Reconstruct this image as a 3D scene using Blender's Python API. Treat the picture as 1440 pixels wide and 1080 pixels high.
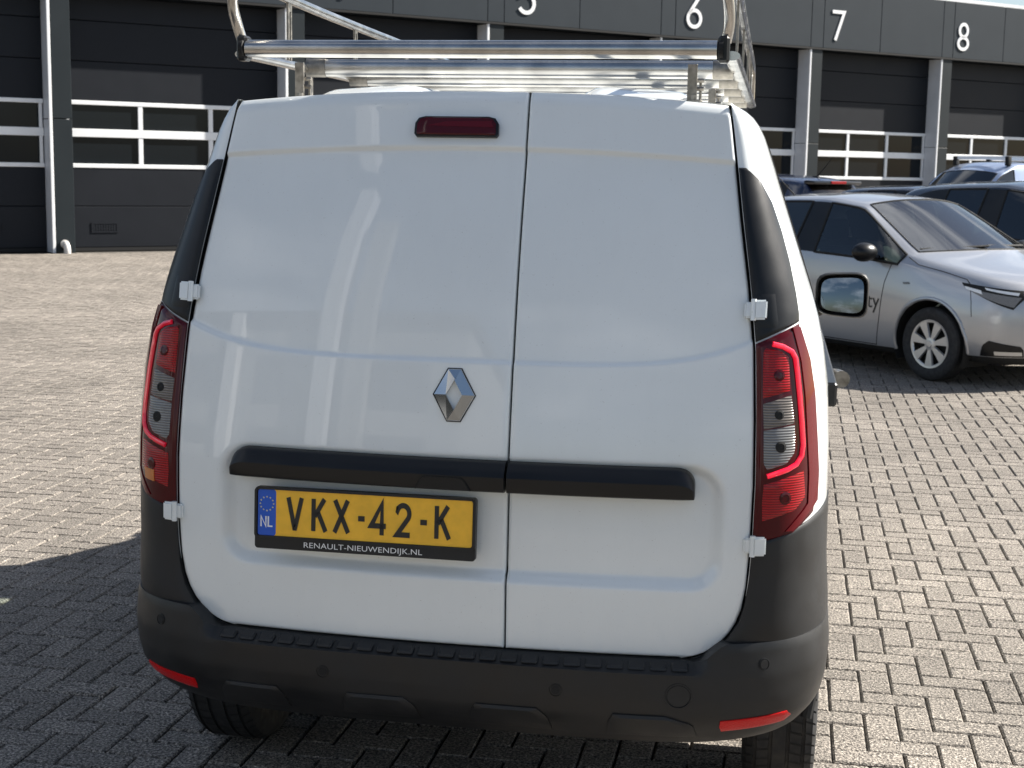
import bpy, bmesh, math, random
import numpy as np
from mathutils import Vector, Matrix
from mathutils.bvhtree import BVHTree
random.seed(7); rng = np.random.default_rng(7)
R = math.radians
for o in list(bpy.data.objects): bpy.data.objects.remove(o)
SC = bpy.context.scene
C = SC.collection

# ------------------------------------------------------------------ camera
PSI, TH, RHO = 0.1763297, 0.1456808, 0.0173052
CAM = Vector((0.719252, -3.246755, 1.700706))
Fv = Vector((-math.sin(PSI)*math.cos(TH), math.cos(PSI)*math.cos(TH), -math.sin(TH)))
R0 = Vector((math.cos(PSI), math.sin(PSI), 0)); U0 = R0.cross(Fv)
Rv = R0*math.cos(RHO) + U0*math.sin(RHO); Uv = U0*math.cos(RHO) - R0*math.sin(RHO)
cd = bpy.data.cameras.new('camera'); cam = bpy.data.objects.new('camera', cd); C.objects.link(cam)
cd.sensor_width = 36; cd.lens = 2049.71/1440*36; cd.clip_end = 2000; cd.clip_start = 0.05
M = Matrix((Rv, Uv, -Fv)).transposed().to_4x4(); M.translation = CAM; cam.matrix_world = M
cd.dof.use_dof = True; cd.dof.focus_distance = 3.5; cd.dof.aperture_fstop = 13
SC.camera = cam

# ------------------------------------------------------------------ light
SUN_AZ, SUN_EL = R(27.2), R(38)          # azimuth counter-clockwise from +X
sd = Vector((math.cos(SUN_AZ)*math.cos(SUN_EL), math.sin(SUN_AZ)*math.cos(SUN_EL), math.sin(SUN_EL)))
W = bpy.data.worlds.new('World'); SC.world = W; W.use_nodes = True
nt = W.node_tree; nt.nodes.clear()
def wn(t): return nt.nodes.new(t)
wo = wn('ShaderNodeOutputWorld'); bg = wn('ShaderNodeBackground'); sky = wn('ShaderNodeTexSky')
sky.sky_type = 'NISHITA'; sky.sun_disc = False; sky.sun_elevation = SUN_EL; sky.sun_rotation = R(90)-SUN_AZ
sky.air_density = 1.0; sky.dust_density = 1.2; sky.ozone_density = 1.0
tc = wn('ShaderNodeTexCoord'); mp = wn('ShaderNodeMapping'); mp.inputs['Scale'].default_value = (1, 1, 2.6)
nz = wn('ShaderNodeTexNoise'); nz.inputs['Scale'].default_value = 2.2; nz.inputs['Detail'].default_value = 7; nz.inputs['Roughness'].default_value = .58
rp = wn('ShaderNodeValToRGB'); rp.color_ramp.elements[0].position = .53; rp.color_ramp.elements[1].position = .68
mx = wn('ShaderNodeMixRGB'); mx.inputs['Color2'].default_value = (15, 15.3, 15.8, 1)
ml = wn('ShaderNodeMath'); ml.operation = 'MULTIPLY'; ml.inputs[1].default_value = .6
nt.links.new(tc.outputs['Generated'], mp.inputs['Vector']); nt.links.new(mp.outputs[0], nz.inputs['Vector'])
nt.links.new(nz.outputs['Fac'], rp.inputs[0]); nt.links.new(rp.outputs[0], ml.inputs[0])
nt.links.new(ml.outputs[0], mx.inputs['Fac']); nt.links.new(sky.outputs[0], mx.inputs['Color1'])
nt.links.new(mx.outputs[0], bg.inputs['Color']); nt.links.new(bg.outputs[0], wo.inputs['Surface'])
bg.inputs['Strength'].default_value = .05
sl = bpy.data.lights.new('sun', 'SUN'); so = bpy.data.objects.new('sun', sl); C.objects.link(so)
sl.energy = 5.0; sl.angle = R(.53); sl.color = (1, .95, .87)
so.rotation_euler = (-sd).to_track_quat('-Z', 'Y').to_euler(); so.location = (20, 10, 30)
SC.view_settings.view_transform = 'Standard'; SC.view_settings.look = 'None'
SC.view_settings.gamma = 1; SC.view_settings.use_curve_mapping = False
SC.view_settings.exposure = 1.40

# ------------------------------------------------------------------ materials
def mat(name, col, rough=.5, metal=0, coat=0, spec=.5, noise=None, bump=None, emit=None, coat_rough=.03):
    """noise=(scale, amount) varies the colour, bump=(scale, strength, distance)"""
    m = bpy.data.materials.new(name); m.use_nodes = True
    n = m.node_tree.nodes; L = m.node_tree.links; b = n['Principled BSDF']
    b.inputs['Base Color'].default_value = (*col, 1); b.inputs['Roughness'].default_value = rough
    b.inputs['Metallic'].default_value = metal; b.inputs['Coat Weight'].default_value = coat
    b.inputs['Coat Roughness'].default_value = coat_rough; b.inputs['Specular IOR Level'].default_value = spec
    tcn = n.new('ShaderNodeTexCoord')
    if noise:
        t = n.new('ShaderNodeTexNoise'); t.inputs['Scale'].default_value = noise[0]; t.inputs['Detail'].default_value = 6
        L.new(tcn.outputs['Object'], t.inputs['Vector'])
        h = n.new('ShaderNodeHueSaturation'); h.inputs['Color'].default_value = (*col, 1)
        r = n.new('ShaderNodeMapRange'); r.inputs['From Min'].default_value = .3; r.inputs['From Max'].default_value = .7
        r.inputs['To Min'].default_value = 1-noise[1]; r.inputs['To Max'].default_value = 1+noise[1]
        L.new(t.outputs['Fac'], r.inputs['Value']); L.new(r.outputs[0], h.inputs['Value']); L.new(h.outputs[0], b.inputs['Base Color'])
        r2 = n.new('ShaderNodeMapRange'); r2.inputs['From Min'].default_value = .3; r2.inputs['From Max'].default_value = .7
        r2.inputs['To Min'].default_value = max(0, rough*(1-noise[1])); r2.inputs['To Max'].default_value = min(1, rough*(1+noise[1]))
        L.new(t.outputs['Fac'], r2.inputs['Value']); L.new(r2.outputs[0], b.inputs['Roughness'])
    if bump:
        t = n.new('ShaderNodeTexNoise'); t.inputs['Scale'].default_value = bump[0]; t.inputs['Detail'].default_value = 3
        L.new(tcn.outputs['Object'], t.inputs['Vector'])
        bp = n.new('ShaderNodeBump'); bp.inputs['Strength'].default_value = bump[1]; bp.inputs['Distance'].default_value = bump[2]
        L.new(t.outputs['Fac'], bp.inputs['Height']); L.new(bp.outputs[0], b.inputs['Normal'])
    if emit:
        b.inputs['Emission Color'].default_value = (*emit[0], 1); b.inputs['Emission Strength'].default_value = emit[1]
    return m
def glass_mat(name, tint, ior=1.95):
    """thin pane: tinted see-through with a mirror coat"""
    m = bpy.data.materials.new(name); m.use_nodes = True
    n = m.node_tree.nodes; L = m.node_tree.links; n.clear()
    o = n.new('ShaderNodeOutputMaterial'); tr = n.new('ShaderNodeBsdfTransparent'); gl = n.new('ShaderNodeBsdfGlossy')
    tr.inputs['Color'].default_value = (*tint, 1); gl.inputs['Roughness'].default_value = .01
    fr = n.new('ShaderNodeFresnel'); fr.inputs['IOR'].default_value = ior
    mxs = n.new('ShaderNodeMixShader'); L.new(fr.outputs[0], mxs.inputs[0]); L.new(tr.outputs[0], mxs.inputs[1]); L.new(gl.outputs[0], mxs.inputs[2])
    L.new(mxs.outputs[0], o.inputs['Surface'])
    return m
def lens_mat(name, col, scale=700, strength=.35, rough=.12, band=True, emit=None):
    """ribbed lamp lens: fine horizontal ribs in relief under a glossy coat"""
    m = mat(name, col, rough, coat=.35, spec=.3, emit=emit)
    n = m.node_tree.nodes; L = m.node_tree.links; b = n['Principled BSDF']
    tcn = n.new('ShaderNodeTexCoord'); w = n.new('ShaderNodeTexWave'); w.bands_direction = 'Z' if band else 'DIAGONAL'
    w.inputs['Scale'].default_value = scale; w.inputs['Distortion'].default_value = .3
    L.new(tcn.outputs['Object'], w.inputs['Vector'])
    h = n.new('ShaderNodeHueSaturation'); h.inputs['Color'].default_value = (*col, 1)
    r = n.new('ShaderNodeMapRange'); r.inputs['To Min'].default_value = .55; r.inputs['To Max'].default_value = 1.35
    L.new(w.outputs['Fac'], r.inputs['Value']); L.new(r.outputs[0], h.inputs['Value']); L.new(h.outputs[0], b.inputs['Base Color'])
    bp = n.new('ShaderNodeBump'); bp.inputs['Strength'].default_value = strength; bp.inputs['Distance'].default_value = .002
    L.new(w.outputs['Fac'], bp.inputs['Height']); L.new(bp.outputs[0], b.inputs['Normal'])
    return m
MT = {}
MT['white'] = mat('white_paint', (.765, .795, .79), .32, coat=1, noise=(1.7, .03), coat_rough=.015)
def road_film(m, amount=.10):
    n = m.node_tree.nodes; L = m.node_tree.links; b = n['Principled BSDF']; src = b.inputs['Base Color'].links[0].from_socket
    tcn = n.new('ShaderNodeTexCoord'); sp = n.new('ShaderNodeTexNoise'); sp.inputs['Scale'].default_value = 260; sp.inputs['Detail'].default_value = 2
    st = n.new('ShaderNodeTexNoise'); st.inputs['Scale'].default_value = 5; st.inputs['Detail'].default_value = 7; st.inputs['Roughness'].default_value = .7
    mpn = n.new('ShaderNodeMapping'); mpn.inputs['Scale'].default_value = (3, 3, .6)
    L.new(tcn.outputs['Object'], mpn.inputs['Vector']); L.new(mpn.outputs[0], st.inputs['Vector']); L.new(tcn.outputs['Object'], sp.inputs['Vector'])
    r1 = n.new('ShaderNodeMapRange'); r1.inputs['From Min'].default_value = .70; r1.inputs['From Max'].default_value = .76; L.new(sp.outputs['Fac'], r1.inputs['Value'])
    r2 = n.new('ShaderNodeMapRange'); r2.inputs['From Min'].default_value = .46; r2.inputs['From Max'].default_value = .74; r2.inputs['To Max'].default_value = amount; L.new(st.outputs['Fac'], r2.inputs['Value'])
    ad = n.new('ShaderNodeMath'); ad.operation = 'MULTIPLY_ADD'; ad.inputs[1].default_value = .35; L.new(r1.outputs[0], ad.inputs[0]); L.new(r2.outputs[0], ad.inputs[2])
    mxn = n.new('ShaderNodeMixRGB'); mxn.inputs['Color2'].default_value = (.30, .28, .24, 1); L.new(ad.outputs[0], mxn.inputs['Fac']); L.new(src, mxn.inputs['Color1']); L.new(mxn.outputs[0], b.inputs['Base Color'])
    rr = n.new('ShaderNodeMapRange'); rr.inputs['To Max'].default_value = .035; rr.inputs['From Max'].default_value = amount; rr.inputs['To Min'].default_value = .012
    L.new(r2.outputs[0], rr.inputs['Value']); L.new(rr.outputs[0], b.inputs['Coat Roughness'])
road_film(MT['white'], .03)
MT['black_plastic'] = mat('black_grained_plastic', (.0125, .013, .014), .47, spec=.4, noise=(7, .30), bump=(900, .25, .0006))
MT['gloss_trim'] = mat('dark_satin_trim', (.006, .0065, .0075), .34, spec=.35, noise=(9, .15), bump=(1200, .2, .0004))
MT['rubber'] = mat('tyre_rubber', (.016, .016, .017), .75, noise=(30, .35), bump=(220, .2, .001))
MT['gap'] = mat('door_seal_rubber', (.006, .006, .006), .8)
MT['steel'] = mat('stainless_steel', (.50, .485, .46), .22, metal=1, noise=(14, .22))
MT['chrome'] = mat('chrome', (.52, .53, .54), .06, metal=1)
MT['zinc'] = mat('zinc_plated_steel', (.27, .25, .22), .40, metal=1, noise=(60, .3))
MT['red_dark'] = mat('dark_red_lens', (.060, .001, .003), .10, coat=.25, spec=.25)
MT['red_lens'] = lens_mat('ribbed_red_lens', (.30, .001, .003), 55, .5)
MT['red_clear'] = mat('red_outer_lens', (.10, .001, .004), .10, coat=.3, spec=.25)
MT['clear_lens'] = lens_mat('ribbed_clear_lens', (.20, .20, .20), 52, .7)
MT['amber_lens'] = lens_mat('ribbed_smoky_lens', (.17, .15, .135), 52, .7)
MT['amber'] = mat('amber_reflector', (.55, .16, .02), .2, coat=1, bump=(400, .6, .001))
MT['guide'] = mat('red_light_guide', (.9, .015, .05), .12, coat=1, emit=((1, .01, .04), .20))  # emission stands in for sunlight caught by the strip
MT['guide_off'] = mat('red_light_guide_unlit_side', (.75, .012, .04), .12, coat=1, emit=((1, .01, .04), .04))  # same strip with a weaker glow, as if catching less sun
MT['reflector'] = mat('red_reflector', (.55, .002, .004), .3, coat=.2, spec=.25, bump=(300, .8, .002))
MT['plate'] = mat('amber_number_plate', (.92, .50, .025), .38, coat=.4, noise=(26, .10))
MT['plate_black'] = mat('plate_lettering_black', (.012, .012, .012), .4)
MT['plate_blue'] = mat('plate_band_blue', (.0, .085, .52), .35, coat=.4)
MT['print_white'] = mat('white_print', (.8, .8, .8), .5)
MT['star'] = mat('star_yellow', (.65, .6, .25), .5)
MT['mirror'] = mat('mirror_glass', (.17, .195, .22), .02, metal=1)
MT['glass'] = glass_mat('tinted_car_glass', (.62, .74, .68))
MT['screen_glass'] = glass_mat('laminated_windscreen_glass', (.60, .70, .70), 3.0)
MT['dark_glass'] = glass_mat('privacy_car_glass', (.10, .12, .13))
MT['silver'] = mat('silver_metallic_paint', (.40, .405, .42), .32, metal=.55, coat=1, noise=(600, .10))
MT['navy'] = mat('navy_blue_paint', (.005, .018, .15), .3, metal=.3, coat=1, noise=(500, .1))
MT['black_paint'] = mat('black_car_paint', (.006, .007, .012), .25, coat=1)
MT['night_paint'] = mat('blue_black_paint', (.006, .012, .04), .25, coat=1)
MT['ice_paint'] = mat('ice_blue_metallic_paint', (.34, .41, .56), .34, metal=.5, coat=1)
MT['seat'] = mat('charcoal_seat_cloth', (.03, .032, .036), .85, bump=(300, .3, .002))
MT['dash'] = mat('dashboard_grey', (.045, .047, .05), .6)
MT['hubcap'] = mat('silver_wheel_trim', (.55, .55, .55), .32, metal=.7, coat=.5)
MT['door_grey'] = mat('anthracite_door_skin', (.0105, .0125, .0170), .55, spec=.2, noise=(3, .05), bump=(120, .12, .001))
MT['panel_grey'] = mat('slate_grey_cladding', (.026, .034, .042), .55, spec=.2, noise=(2, .04))
MT['pillar_grey'] = mat('dark_green_grey_cladding', (.0145, .020, .0235), .5, spec=.25, noise=(2, .05))
MT['alu_grey'] = mat('light_aluminium_cladding', (.66, .68, .72), .45, metal=.1, noise=(3, .06))
MT['white_alu'] = mat('white_powder_coated_frame', (.80, .81, .82), .4, noise=(5, .04))
MT['pane'] = mat('dark_door_pane', (.009, .012, .015), .06, spec=.2)
MT['number'] = mat('white_number', (.86, .86, .86), .4)
MT['pvc'] = mat('grey_pvc', (.55, .53, .5), .5)
MT['stucco'] = mat('pale_wall_render', (.26, .26, .255), .8, noise=(4, .1), bump=(90, .3, .004))
MT['window_dark'] = mat('dark_window', (.012, .014, .017), .05, coat=.5)

def paver_mat(name='concrete_paver'):
    m = bpy.data.materials.new(name); m.use_nodes = True
    n = m.node_tree.nodes; L = m.node_tree.links; b = n['Principled BSDF']; b.inputs['Roughness'].default_value = .86
    b.inputs['Specular IOR Level'].default_value = .3
    at = n.new('ShaderNodeAttribute'); at.attribute_name = 'tone'
    g = n.new('ShaderNodeNewGeometry')
    f = n.new('ShaderNodeTexNoise'); f.inputs['Scale'].default_value = 120; f.inputs['Detail'].default_value = 4; f.inputs['Roughness'].default_value = .7
    v = n.new('ShaderNodeTexVoronoi'); v.inputs['Scale'].default_value = 170
    big = n.new('ShaderNodeTexNoise'); big.inputs['Scale'].default_value = .8; big.inputs['Detail'].default_value = 5
    for t in (f, v, big): L.new(g.outputs['Position'], t.inputs['Vector'])
    r1 = n.new('ShaderNodeValToRGB'); e = r1.color_ramp.elements
    e[0].position = .37; e[0].color = (.030, .027, .024, 1); e[1].position = .65; e[1].color = (.42, .372, .318, 1)
    e2 = r1.color_ramp.elements.new(.5); e2.color = (.168, .150, .130, 1)
    L.new(f.outputs['Fac'], r1.inputs[0])
    vc = n.new('ShaderNodeMapRange'); vc.inputs['To Min'].default_value = .62; vc.inputs['To Max'].default_value = 1.38
    L.new(v.outputs['Color'], vc.inputs['Value'])
    bb = n.new('ShaderNodeMapRange'); bb.inputs['From Min'].default_value = .3; bb.inputs['From Max'].default_value = .7
    bb.inputs['To Min'].default_value = .80; bb.inputs['To Max'].default_value = 1.16; L.new(big.outputs['Fac'], bb.inputs['Value'])
    m1 = n.new('ShaderNodeMath'); m1.operation = 'MULTIPLY'; L.new(vc.outputs[0], m1.inputs[0]); L.new(bb.outputs[0], m1.inputs[1])
    m2 = n.new('ShaderNodeMath'); m2.operation = 'MULTIPLY'; L.new(m1.outputs[0], m2.inputs[0]); L.new(at.outputs['Fac'], m2.inputs[1])
    h = n.new('ShaderNodeHueSaturation'); L.new(r1.outputs[0], h.inputs['Color']); L.new(m2.outputs[0], h.inputs['Value']); L.new(h.outputs[0], b.inputs['Base Color'])
    ad = n.new('ShaderNodeMath'); ad.operation = 'ADD'; L.new(f.outputs['Fac'], ad.inputs[0]); L.new(v.outputs['Distance'], ad.inputs[1])
    bp = n.new('ShaderNodeBump'); bp.inputs['Strength'].default_value = .75; bp.inputs['Distance'].default_value = .004
    L.new(ad.outputs[0], bp.inputs['Height']); L.new(bp.outputs[0], b.inputs['Normal'])
    return m
MT['paver'] = paver_mat()
MT['sand'] = mat('jointing_sand', (.075, .068, .058), .95, noise=(60, .35), bump=(150, .5, .004))

# ------------------------------------------------------------------ object helpers
def link(o, parent=None):
    C.objects.link(o)
    if parent is not None: o.parent = parent
    return o
def mesh_obj(name, V, F, m, parent=None, smooth=35):
    me = bpy.data.meshes.new(name); me.from_pydata([tuple(v) for v in V], [], [tuple(f) for f in F]); me.update()
    me.materials.append(m)
    if smooth:
        me.polygons.foreach_set('use_smooth', [True]*len(me.polygons)); me.set_sharp_from_angle(angle=R(smooth))
    return link(bpy.data.objects.new(name, me), parent)
def bm_obj(name, bm, m, parent=None, smooth=35):
    me = bpy.data.meshes.new(name); bm.normal_update(); bm.to_mesh(me); bm.free(); me.materials.append(m)
    if smooth:
        me.polygons.foreach_set('use_smooth', [True]*len(me.polygons)); me.set_sharp_from_angle(angle=R(smooth))
    return link(bpy.data.objects.new(name, me), parent)
def thing(name, label, cat, loc=(0, 0, 0), rz=0, group=None):
    o = bpy.data.objects.new(name, None); C.objects.link(o); o.location = loc; o.rotation_euler = (0, 0, rz); o.empty_display_size = .2
    o['label'] = label; o['category'] = cat
    if group: o['group'] = group
    return o
class G:
    """collects shapes as lists of vertices and faces"""
    def __init__(s): s.V = []; s.F = []
    def add(s, V, F):
        k = len(s.V); s.V += [tuple(v) for v in V]; s.F += [tuple(i+k for i in f) for f in F]; return s
    def box(s, a, b, bev=0, T=None):
        bm = bmesh.new(); bmesh.ops.create_cube(bm, size=1)
        for v in bm.verts: v.co = Vector([(a[i]+b[i])/2 + v.co[i]*(b[i]-a[i]) for i in range(3)])
        if bev: bmesh.ops.bevel(bm, geom=bm.edges[:], offset=bev, segments=1 if bev < .02 else 2, affect='EDGES', profile=.6)
        if T is not None: bm.transform(T)
        bm.verts.ensure_lookup_table(); s.add([v.co[:] for v in bm.verts], [[v.index for v in f.verts] for f in bm.faces]); bm.free(); return s
    def tube(s, P, r, n=12, cap=True, closed=False, ry=None, up=(0, 0, 1)):
        """round (or oval with ry) tube along points P"""
        P = [Vector(p) for p in P]; N = len(P); rings = []; up = Vector(up)
        prev = None
        for i, p in enumerate(P):
            if closed: t = (P[(i+1) % N]-P[i-1])
            else: t = (P[min(i+1, N-1)]-P[max(i-1, 0)])
            t.normalize()
            if prev is None:
                a = up if abs(t.dot(up)) < .95 else Vector((1, 0, 0))
                x = a.cross(t).normalized()
            else: x = (prev - t*prev.dot(t)).normalized()
            prev = x; y = t.cross(x)
            rr = r[i] if hasattr(r, '__len__') else r
            rings.append([p + x*math.cos(2*math.pi*k/n)*rr + y*math.sin(2*math.pi*k/n)*(ry or rr) for k in range(n)])
        V = [v for q in rings for v in q]; F = []
        for i in range(N if closed else N-1):
            j = (i+1) % N
            for k in range(n): F.append((i*n+k, i*n+(k+1) % n, j*n+(k+1) % n, j*n+k))
        if cap and not closed: F.append(tuple(range(n))[::-1]); F.append(tuple((N-1)*n+k for k in range(n)))
        return s.add(V, F)
    def lathe(s, prof, o=(0, 0, 0), ax=(0, 1, 0), n=40):
        """profile of (radius, offset) pairs turned about axis ax through o"""
        ax = Vector(ax).normalized(); a = Vector((0, 0, 1)) if abs(ax.z) < .9 else Vector((1, 0, 0))
        x = ax.cross(a).normalized(); y = ax.cross(x); o = Vector(o); V = []; F = []
        for r, h in prof:
            for k in range(n):
                an = 2*math.pi*k/n; V.append(o+ax*h+x*math.cos(an)*r+y*math.sin(an)*r)
        for i in range(len(prof)-1):
            for k in range(n): F.append((i*n+k, i*n+(k+1) % n, (i+1)*n+(k+1) % n, (i+1)*n+k))
        return s.add(V, F)
    def prism(s, poly, fn, d0, d1):
        """polygon (u,v) placed by fn(u,v,d), extruded from d0 to d1"""
        n = len(poly); V = [fn(u, v, d0) for u, v in poly]+[fn(u, v, d1) for u, v in poly]
        F = [tuple(range(n)), tuple(range(2*n-1, n-1, -1))]+[(i, i+n, (i+1) % n+n, (i+1) % n) for i in range(n)]
        return s.add(V, F)
    def obj(s, name, m, parent=None, smooth=35):
        bm = bmesh.new(); vs = [bm.verts.new(v) for v in s.V]
        for f in s.F:
            try: bm.faces.new([vs[i] for i in f])
            except ValueError: pass
        bmesh.ops.recalc_face_normals(bm, faces=bm.faces[:])
        return bm_obj(name, bm, m, parent, smooth)

def strokes_to_mesh(g, paths, w, fn, d0, d1):
    """flat ribbons of width w along 2-D paths (mitred), placed by fn(u,v,d)"""
    for P in paths:
        P = [Vector(p) for p in P]; n = len(P); closed = (P[0]-P[-1]).length < 1e-6 and n > 3
        if closed: P = P[:-1]; n -= 1
        Lf = []; Rt = []
        for i in range(n):
            a = P[i]-P[i-1] if (i > 0 or closed) else P[1]-P[0]
            b = P[(i+1) % n]-P[i] if (i < n-1 or closed) else P[-1]-P[-2]
            a = a.normalized(); b = b.normalized(); na = Vector((-a.y, a.x)); nb = Vector((-b.y, b.x))
            mm = (na+nb); mm = mm.normalized() if mm.length > 1e-6 else na
            k = min(1/max(.35, mm.dot(na)), 2.4)*w/2
            Lf.append(P[i]+mm*k); Rt.append(P[i]-mm*k)
        V = [fn(p.x, p.y, d1) for p in Lf]+[fn(p.x, p.y, d1) for p in Rt]+[fn(p.x, p.y, d0) for p in Lf]+[fn(p.x, p.y, d0) for p in Rt]
        F = []
        for i in range(n if closed else n-1):
            j = (i+1) % n
            F += [(i, j, n+j, n+i), (i, 2*n+i, 2*n+j, j), (n+i, n+j, 3*n+j, 3*n+i)]
        if not closed: F += [(0, n, 3*n, 2*n), (n-1, 3*n-1, 4*n-1, 2*n-1)]
        g.add(V, F)
    return g
def arc(cx, cy, rx, ry, a0, a1, n=20):
    return [(cx+rx*math.cos(R(a0+(a1-a0)*i/n)), cy+ry*math.sin(R(a0+(a1-a0)*i/n))) for i in range(n+1)]
GL = {   # glyph strokes in a box 0..0.62 wide, 0..1 high
 '4': [[(.46, 0), (.46, .96), (.04, .28), (.62, .28)]],
 '5': [[(.54, .95), (.14, .95), (.10, .52)]+arc(.30, .32, .27, .27, 125, -150, 24)],
 '6': [arc(.31, .31, .26, .26, 0, 360, 32), [(.47, .97), (.085, .44)]],
 '7': [[(.03, .95), (.57, .95), (.20, 0)]],
 '8': [arc(.31, .26, .255, .21, 0, 360, 32), arc(.31, .72, .21, .225, 0, 360, 32)],
 'V': [[(.02, 1), (.27, .06), (.30, .06), (.55, 1)]],
 'K': [[(.07, 0), (.07, 1)], [(.50, 1), (.12, .46)], [(.24, .60), (.56, 0)]],
 'X': [[(.03, 1), (.56, 0)], [(.53, 1), (.02, 0)]],
 '-': [[(.0, .47), (.25, .47)]],
 '2': [[(.05, .80)]+arc(.29, .70, .24, .25, 160, -38, 18)+[(.06, .05), (.56, .05)]],
 'N': [[(.06, 0), (.06, .97), (.52, .03), (.52, 1)]],
 'L': [[(.06, 1), (.06, .05), (.46, .05)]],
}
def text_mesh(txt, size, fn, sx=1.0, spacing=1.0):
    cu = bpy.data.curves.new('text', 'FONT'); cu.body = txt; cu.size = size; cu.align_x = 'CENTER'; cu.align_y = 'BOTTOM_BASELINE'; cu.space_character = spacing; cu.resolution_u = 3
    ob = bpy.data.objects.new('text', cu); C.objects.link(ob); dg = bpy.context.evaluated_depsgraph_get(); dg.update()
    me = ob.evaluated_get(dg).to_mesh(); V = [fn(v.co.x*sx, v.co.y, 0) for v in me.vertices]; F = [tuple(p.vertices) for p in me.polygons]
    ob.evaluated_get(dg).to_mesh_clear(); bpy.data.objects.remove(ob); bpy.data.curves.remove(cu)
    return G().add(V, F)

def smooth01(a, b, x):
    t = np.clip((x-a)/(b-a), 0, 1); return t*t*(3-2*t)

# ------------------------------------------------------------------ ground and paving
GF = Vector((-12.689, 22.374, 0)); PHI = .73166            # foot of the facade, direction of the facade
FD = Vector((math.cos(PHI), math.sin(PHI), 0)); FN = Vector((math.sin(PHI), -math.cos(PHI), 0))
def fac(t, z, out=0): return GF + FD*t + FN*out + Vector((0, 0, z))
g = G().add([(-400, -400, -.016), (400, -400, -.016), (400, 400, -.016), (-400, 400, -.016)], [(0, 1, 2, 3)])
ground = g.obj('ground', MT['sand'], smooth=0); ground['kind'] = 'structure'
BW = .1045; JT = .0060; ANG = R(-.6)
def brick_shape(L, Wd):
    c = .0055; z0 = -.022; o = JT/2
    def ring(ins, z): return [(ins, ins, z), (L-ins, ins, z), (L-ins, Wd-ins, z), (ins, Wd-ins, z)]
    V = ring(o, z0)+ring(o, -c)+ring(o+c, 0)
    F = [(8, 9, 10, 11)]+[(4+i, 4+(i+1) % 4, 8+(i+1) % 4, 8+i) for i in range(4)]+[(i, (i+1) % 4, 4+(i+1) % 4, 4+i) for i in range(4)]
    return np.array(V), F
yard = bpy.data.objects.new('paved_yard', None); C.objects.link(yard); yard['kind'] = 'structure'
ca, sa = math.cos(ANG), math.sin(ANG)
cells = []
Fh = Vector((Fv.x, Fv.y)); Rh = Vector((R0.x, R0.y))
for j in range(-47, 440):
    for i in range(-240, 345):
        k = (i-j) % 4
        if k not in (0, 3): continue
        x, y = i*BW, j*BW; X = ca*x-sa*y; Y = sa*x+ca*y
        if (Vector((X, Y, 0))-GF).dot(FN) < .12: continue
        d = Vector((X-CAM.x, Y-CAM.y)); zf = d.dot(Fh); xr = d.dot(Rh)
        if zf < -1.2 or zf > 36 or abs(xr) > max(0, zf)*.42+2.6: continue
        cells.append((i, j, k, X, Y, zf, xr))
cells = np.array(cells)
# the pavers that show largest: in the frame, not under the van, nearest first
zf, xr = cells[:, 5], cells[:, 6]; vdown = np.arctan2(CAM.z, np.maximum(zf, .01))
inview = (zf > 3.4) & (np.abs(xr) < zf*.345) & (vdown < TH + math.atan(540/2049.7)-.003)
hid = (np.abs(cells[:, 3]) < .8) & (cells[:, 4] > 1.3)
hid |= (cells[:, 3] > -1.0) & (cells[:, 3] < .9) & (cells[:, 4] > .9) & (cells[:, 4] < 14)
score = np.where(inview & ~hid, zf, 1e9); near = set(np.argsort(score)[:300].tolist())
VH, FH = brick_shape(2*BW, BW)
variants = []
for q in range(8):
    me = bpy.data.meshes.new('paver'); VV = VH.copy(); VV[8:, 2] += rng.uniform(-.0012, .0012, 4)
    me.from_pydata(VV.tolist(), [], FH); a = me.attributes.new('tone', 'FLOAT', 'FACE'); a.data.foreach_set('value', [.88+.032*q]*len(FH)); me.materials.append(MT['paver']); variants.append(me)
AV = []; AF = []; AT = []
for idx, (i, j, k, X, Y, z_, x_) in enumerate(cells):
    if idx in near:
        o = bpy.data.objects.new('paver', variants[int(rng.integers(8))]); C.objects.link(o); o.parent = yard
        if k == 0: o.location = (X, Y, rng.uniform(-.0015, .0015)); o.rotation_euler = (rng.normal(0, .004), rng.normal(0, .004), ANG+rng.normal(0, .006))
        else: o.location = (X+ca*BW, Y+sa*BW, rng.uniform(-.0015, .0015)); o.rotation_euler = (rng.normal(0, .004), rng.normal(0, .004), ANG+math.pi/2+rng.normal(0, .006))
    else:
        P = VH.copy(); a = rng.normal(0, .006)
        if k == 3: P = np.stack([BW-P[:, 1], P[:, 0], P[:, 2]], 1)
        P[:, 2] += rng.uniform(-.0015, .0015)+(P[:, 0]-BW)*rng.normal(0, .004)+(P[:, 1]-BW)*rng.normal(0, .004)
        cA, sA = math.cos(ANG+a), math.sin(ANG+a)
        Q = np.stack([X+cA*P[:, 0]-sA*P[:, 1], Y+sA*P[:, 0]+cA*P[:, 1], P[:, 2]], 1)
        b = 12*len(AV); AV.append(Q); AF += [(f[0]+b, f[1]+b, f[2]+b, f[3]+b) for f in FH]; AT += [.88+.032*rng.integers(8)]*len(FH)
me = bpy.data.meshes.new('far_pavers'); me.from_pydata(np.concatenate(AV).tolist(), [], AF)
a = me.attributes.new('tone', 'FLOAT', 'FACE'); a.data.foreach_set('value', AT); me.materials.append(MT['paver'])
o = bpy.data.objects.new('pavers', me); C.objects.link(o); o.parent = yard; o['kind'] = 'stuff'

# ------------------------------------------------------------------ garage building
SP = 4.73; RC = .42; ZF, ZT = 4.90, 6.38; PW = .42
bld = thing('garage_building', 'long slate grey workshop building with numbered overhead doors behind the yard', 'building', tuple(GF), PHI)
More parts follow.
